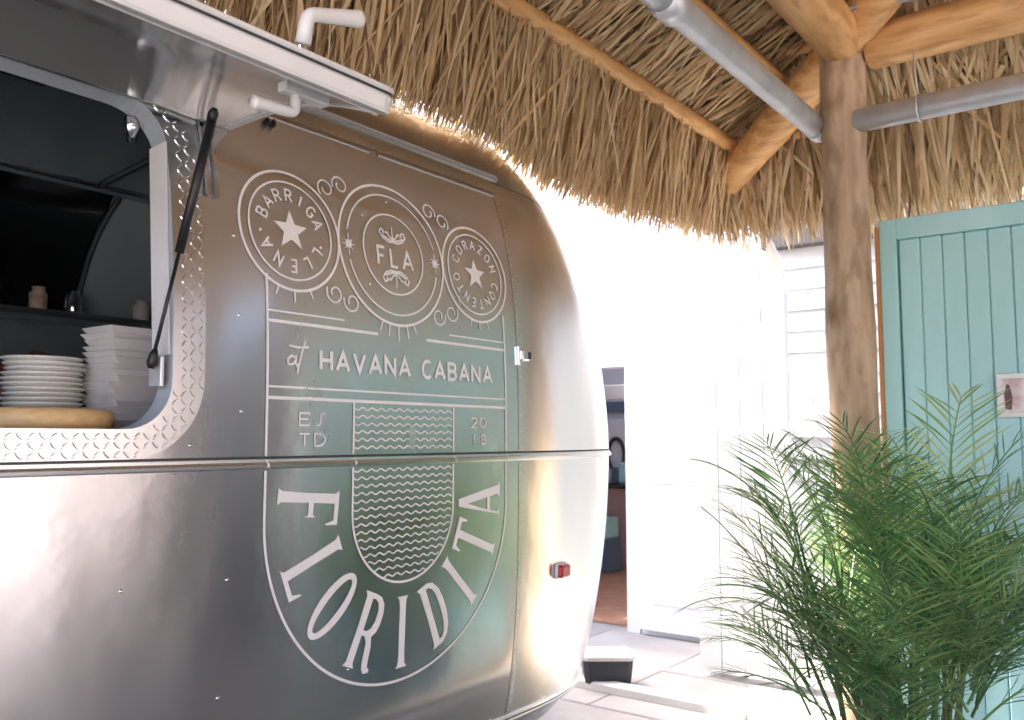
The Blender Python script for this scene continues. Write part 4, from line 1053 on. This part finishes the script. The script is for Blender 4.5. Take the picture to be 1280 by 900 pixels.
m = MB(); c0 = Vector((-5.34, 9.14, 1.30)); m.tube([c0+Vector((.11*math.cos(a), 0, .19*math.sin(a))) for a in lin(0, 2*math.pi*.96, 24)], .022, 8, closed=True); m.obj('wreath', INK, BH, True)
chbox('counter', -5.9, -4.6, .03, .93, 8.75, 9.1, .006, PINKW, BH); chbox('counter_top', -5.95, -4.55, .931, .97, 8.70, 9.1, .004, INK, BH)
chbox('blue_jar', -5.22, -5.12, .971, 1.16, 8.8, 8.9, .02, SLATE, BH); chbox('blue_jar', -5.12, -5.02, .971, 1.22, 8.8, 8.9, .02, TEAL, BH)
chbox('blue_crate', -5.30, -5.0, .031, .40, 8.35, 8.65, .01, SLATE, BH); chbox('teal_crate', -5.28, -5.02, .401, .62, 8.37, 8.63, .01, TEAL, BH)
# bright neighbours out of frame that the metal mirrors
NB = thing('rendered_house', 'plain pale rendered house across the yard from the shelter', 'building', (11, 0, 0))
chbox('wall', 9.0, 9.3, 0, 4.2, -14, 14, .01, RENDERW, NB); chbox('roof', 8.7, 13, 4.2, 4.5, -14.4, 14.4, .01, ROOFD, NB)
chbox('wall', 9.31, 13, 0, 4.19, 13.7, 14, .01, WPAINT, NB); chbox('wall', 9.31, 13, 0, 4.19, -14, -13.7, .01, WPAINT, NB)

# ------------------------------------------------------------------ black tub behind the trailer
TB = thing('plastic_tub', 'low dark plastic tub with pale lid on the pavement at the trailer tail', 'tub', (-2.84, 4.72, 0))
def tub(c, a, b, rows, rz, nm, mt):
    m = MB(); q = Matrix.Rotation(rz, 3, 'Z'); V = []
    for (f, z) in rows:
        for (x, y) in ((-1, -.8), (-.8, -1), (.8, -1), (1, -.8), (1, .8), (.8, 1), (-.8, 1), (-1, .8)): V.append(Vector(c)+q @ Vector((x*a*f, y*b*f, z)))
    n = len(rows); m.add(V, [(i*8+j, i*8+(j+1) % 8, (i+1)*8+(j+1) % 8, (i+1)*8+j) for i in range(n-1) for j in range(8)]+[tuple(range(8))[::-1], tuple(range(n*8-8, n*8))])
    return m.obj(nm, mt, TB)
tub((-2.84, 4.72, .012), .15, .12, ((.86, 0), (.93, .06), (1.0, .165)), R(37), 'tub_body', TUB)
tub((-2.84, 4.72, .012), .15, .12, ((1.04, .166), (1.05, .185), (.98, .195), (.5, .198)), R(37), 'lid', CONC_L)

# ------------------------------------------------------------------ potted palm
PX, PY = -.83, 3.36
PT = thing('plant_pot', 'teal glazed pot holding the feathery palm', 'pot', (PX, PY, 0))
m = MB(); m.lathe([(0, .006), (.22, .006), (.25, .03), (.31, .23), (.325, .29), (.345, .30), (.345, .335), (.315, .337), (.305, .31), (.30, .28), (0, .28)], 40, (PX, PY, 0)); m.obj('pot_body', POT, PT, True)
m = MB(); m.lathe([(.299, .285), (.2, .30), (0, .305)], 24, (PX, PY, 0)); m.obj('soil', SOIL, PT, True)
PA = thing('palm_plant', 'feathery green palm with narrow arching leaflets in front of the post', 'plant', (PX, PY, .29))
rp_ = random.Random(5)
def frond(base, az, elev, L, seed, leaf=.21, drop=.9):
    r2 = random.Random(seed); m = MB(); pts = []; n = 18
    hz = Vector((math.cos(az), math.sin(az), 0)); p = Vector(base); e = elev
    for i in range(n+1):
        pts.append(p.copy()); dd = hz*math.cos(e)+Vector((0, 0, 1))*math.sin(e); p += dd*(L/n); e -= drop/n*(0.3+1.4*i/n)
    m.ct = .42+.5*r2.random(); t0 = m.ct
    rad = [.0042*(1-.75*i/n)+.0008 for i in range(n+1)]; m.tube(pts, rad, 5)
    K = 15
    for k in range(K):
        f = .24+.76*k/(K-1); x = f*n; i = min(int(x), n-1); q = pts[i]+(pts[i+1]-pts[i])*(x-i); tan = (pts[i+1]-pts[i]).normalized()
        side = tan.cross(Vector((0, 0, 1))).normalized(); up = side.cross(tan)
        for s in (-1, 1):
            ll = leaf*(math.sin(math.pi*(.18+.74*(k/(K-1))))**.7)*r2.uniform(.82, 1.12); w = r2.uniform(.005, .0095)
            fwd = r2.uniform(.75, 1.35)+(.9 if k > K-3 else 0)
            d0 = (side*s+tan*fwd+up*r2.uniform(-.05, .4)).normalized()
            wd = d0.cross(up).normalized(); m.ct = min(1, max(0, t0+r2.gauss(0, .14))); V = []
            for g, ww in ((0, .35), (.35, 1), (.7, .8), (1, .06)):
                c = q+d0*(ll*g)+Vector((0, 0, -1))*(ll*.16*g*g*r2.uniform(.8, 1.2)); V += [c-wd*(w*ww/2), c+wd*(w*ww/2)]
            m.add(V, [(0, 1, 3, 2), (2, 3, 5, 4), (4, 5, 7, 6)])
    return m
m = MB(); tops = []
for i in range(26):
    a = rp_.uniform(0, 6.28); r = .20*math.sqrt(rp_.random()); b = Vector((PX+r*math.cos(a), PY+r*math.sin(a), .29)); hgt = rp_.uniform(.35, .86)
    lean = Vector((math.cos(a), math.sin(a), 0))*rp_.uniform(.02, .16)
    t = b+lean+Vector((0, 0, hgt)); m.tube([b, b+lean*.35+Vector((0, 0, hgt*.5)), t], [.009, .008, .006], 7); tops.append((t, a))
m.obj('cane', CANE, PA, True)
for i in range(150):
    t, a = tops[i % len(tops)]; az = a+rp_.gauss(0, 1.0); 
    el = rp_.uniform(.80, 1.5); L = rp_.uniform(.42, .72)*(1.0 if el < 1.2 else .9)
    fr_ = frond(t-Vector((0, 0, rp_.uniform(0, .3))), az, el, L, 100+i, rp_.uniform(.19, .32), rp_.uniform(.4, 1.5))
    o = fr_.obj('frond', FROND, PA)
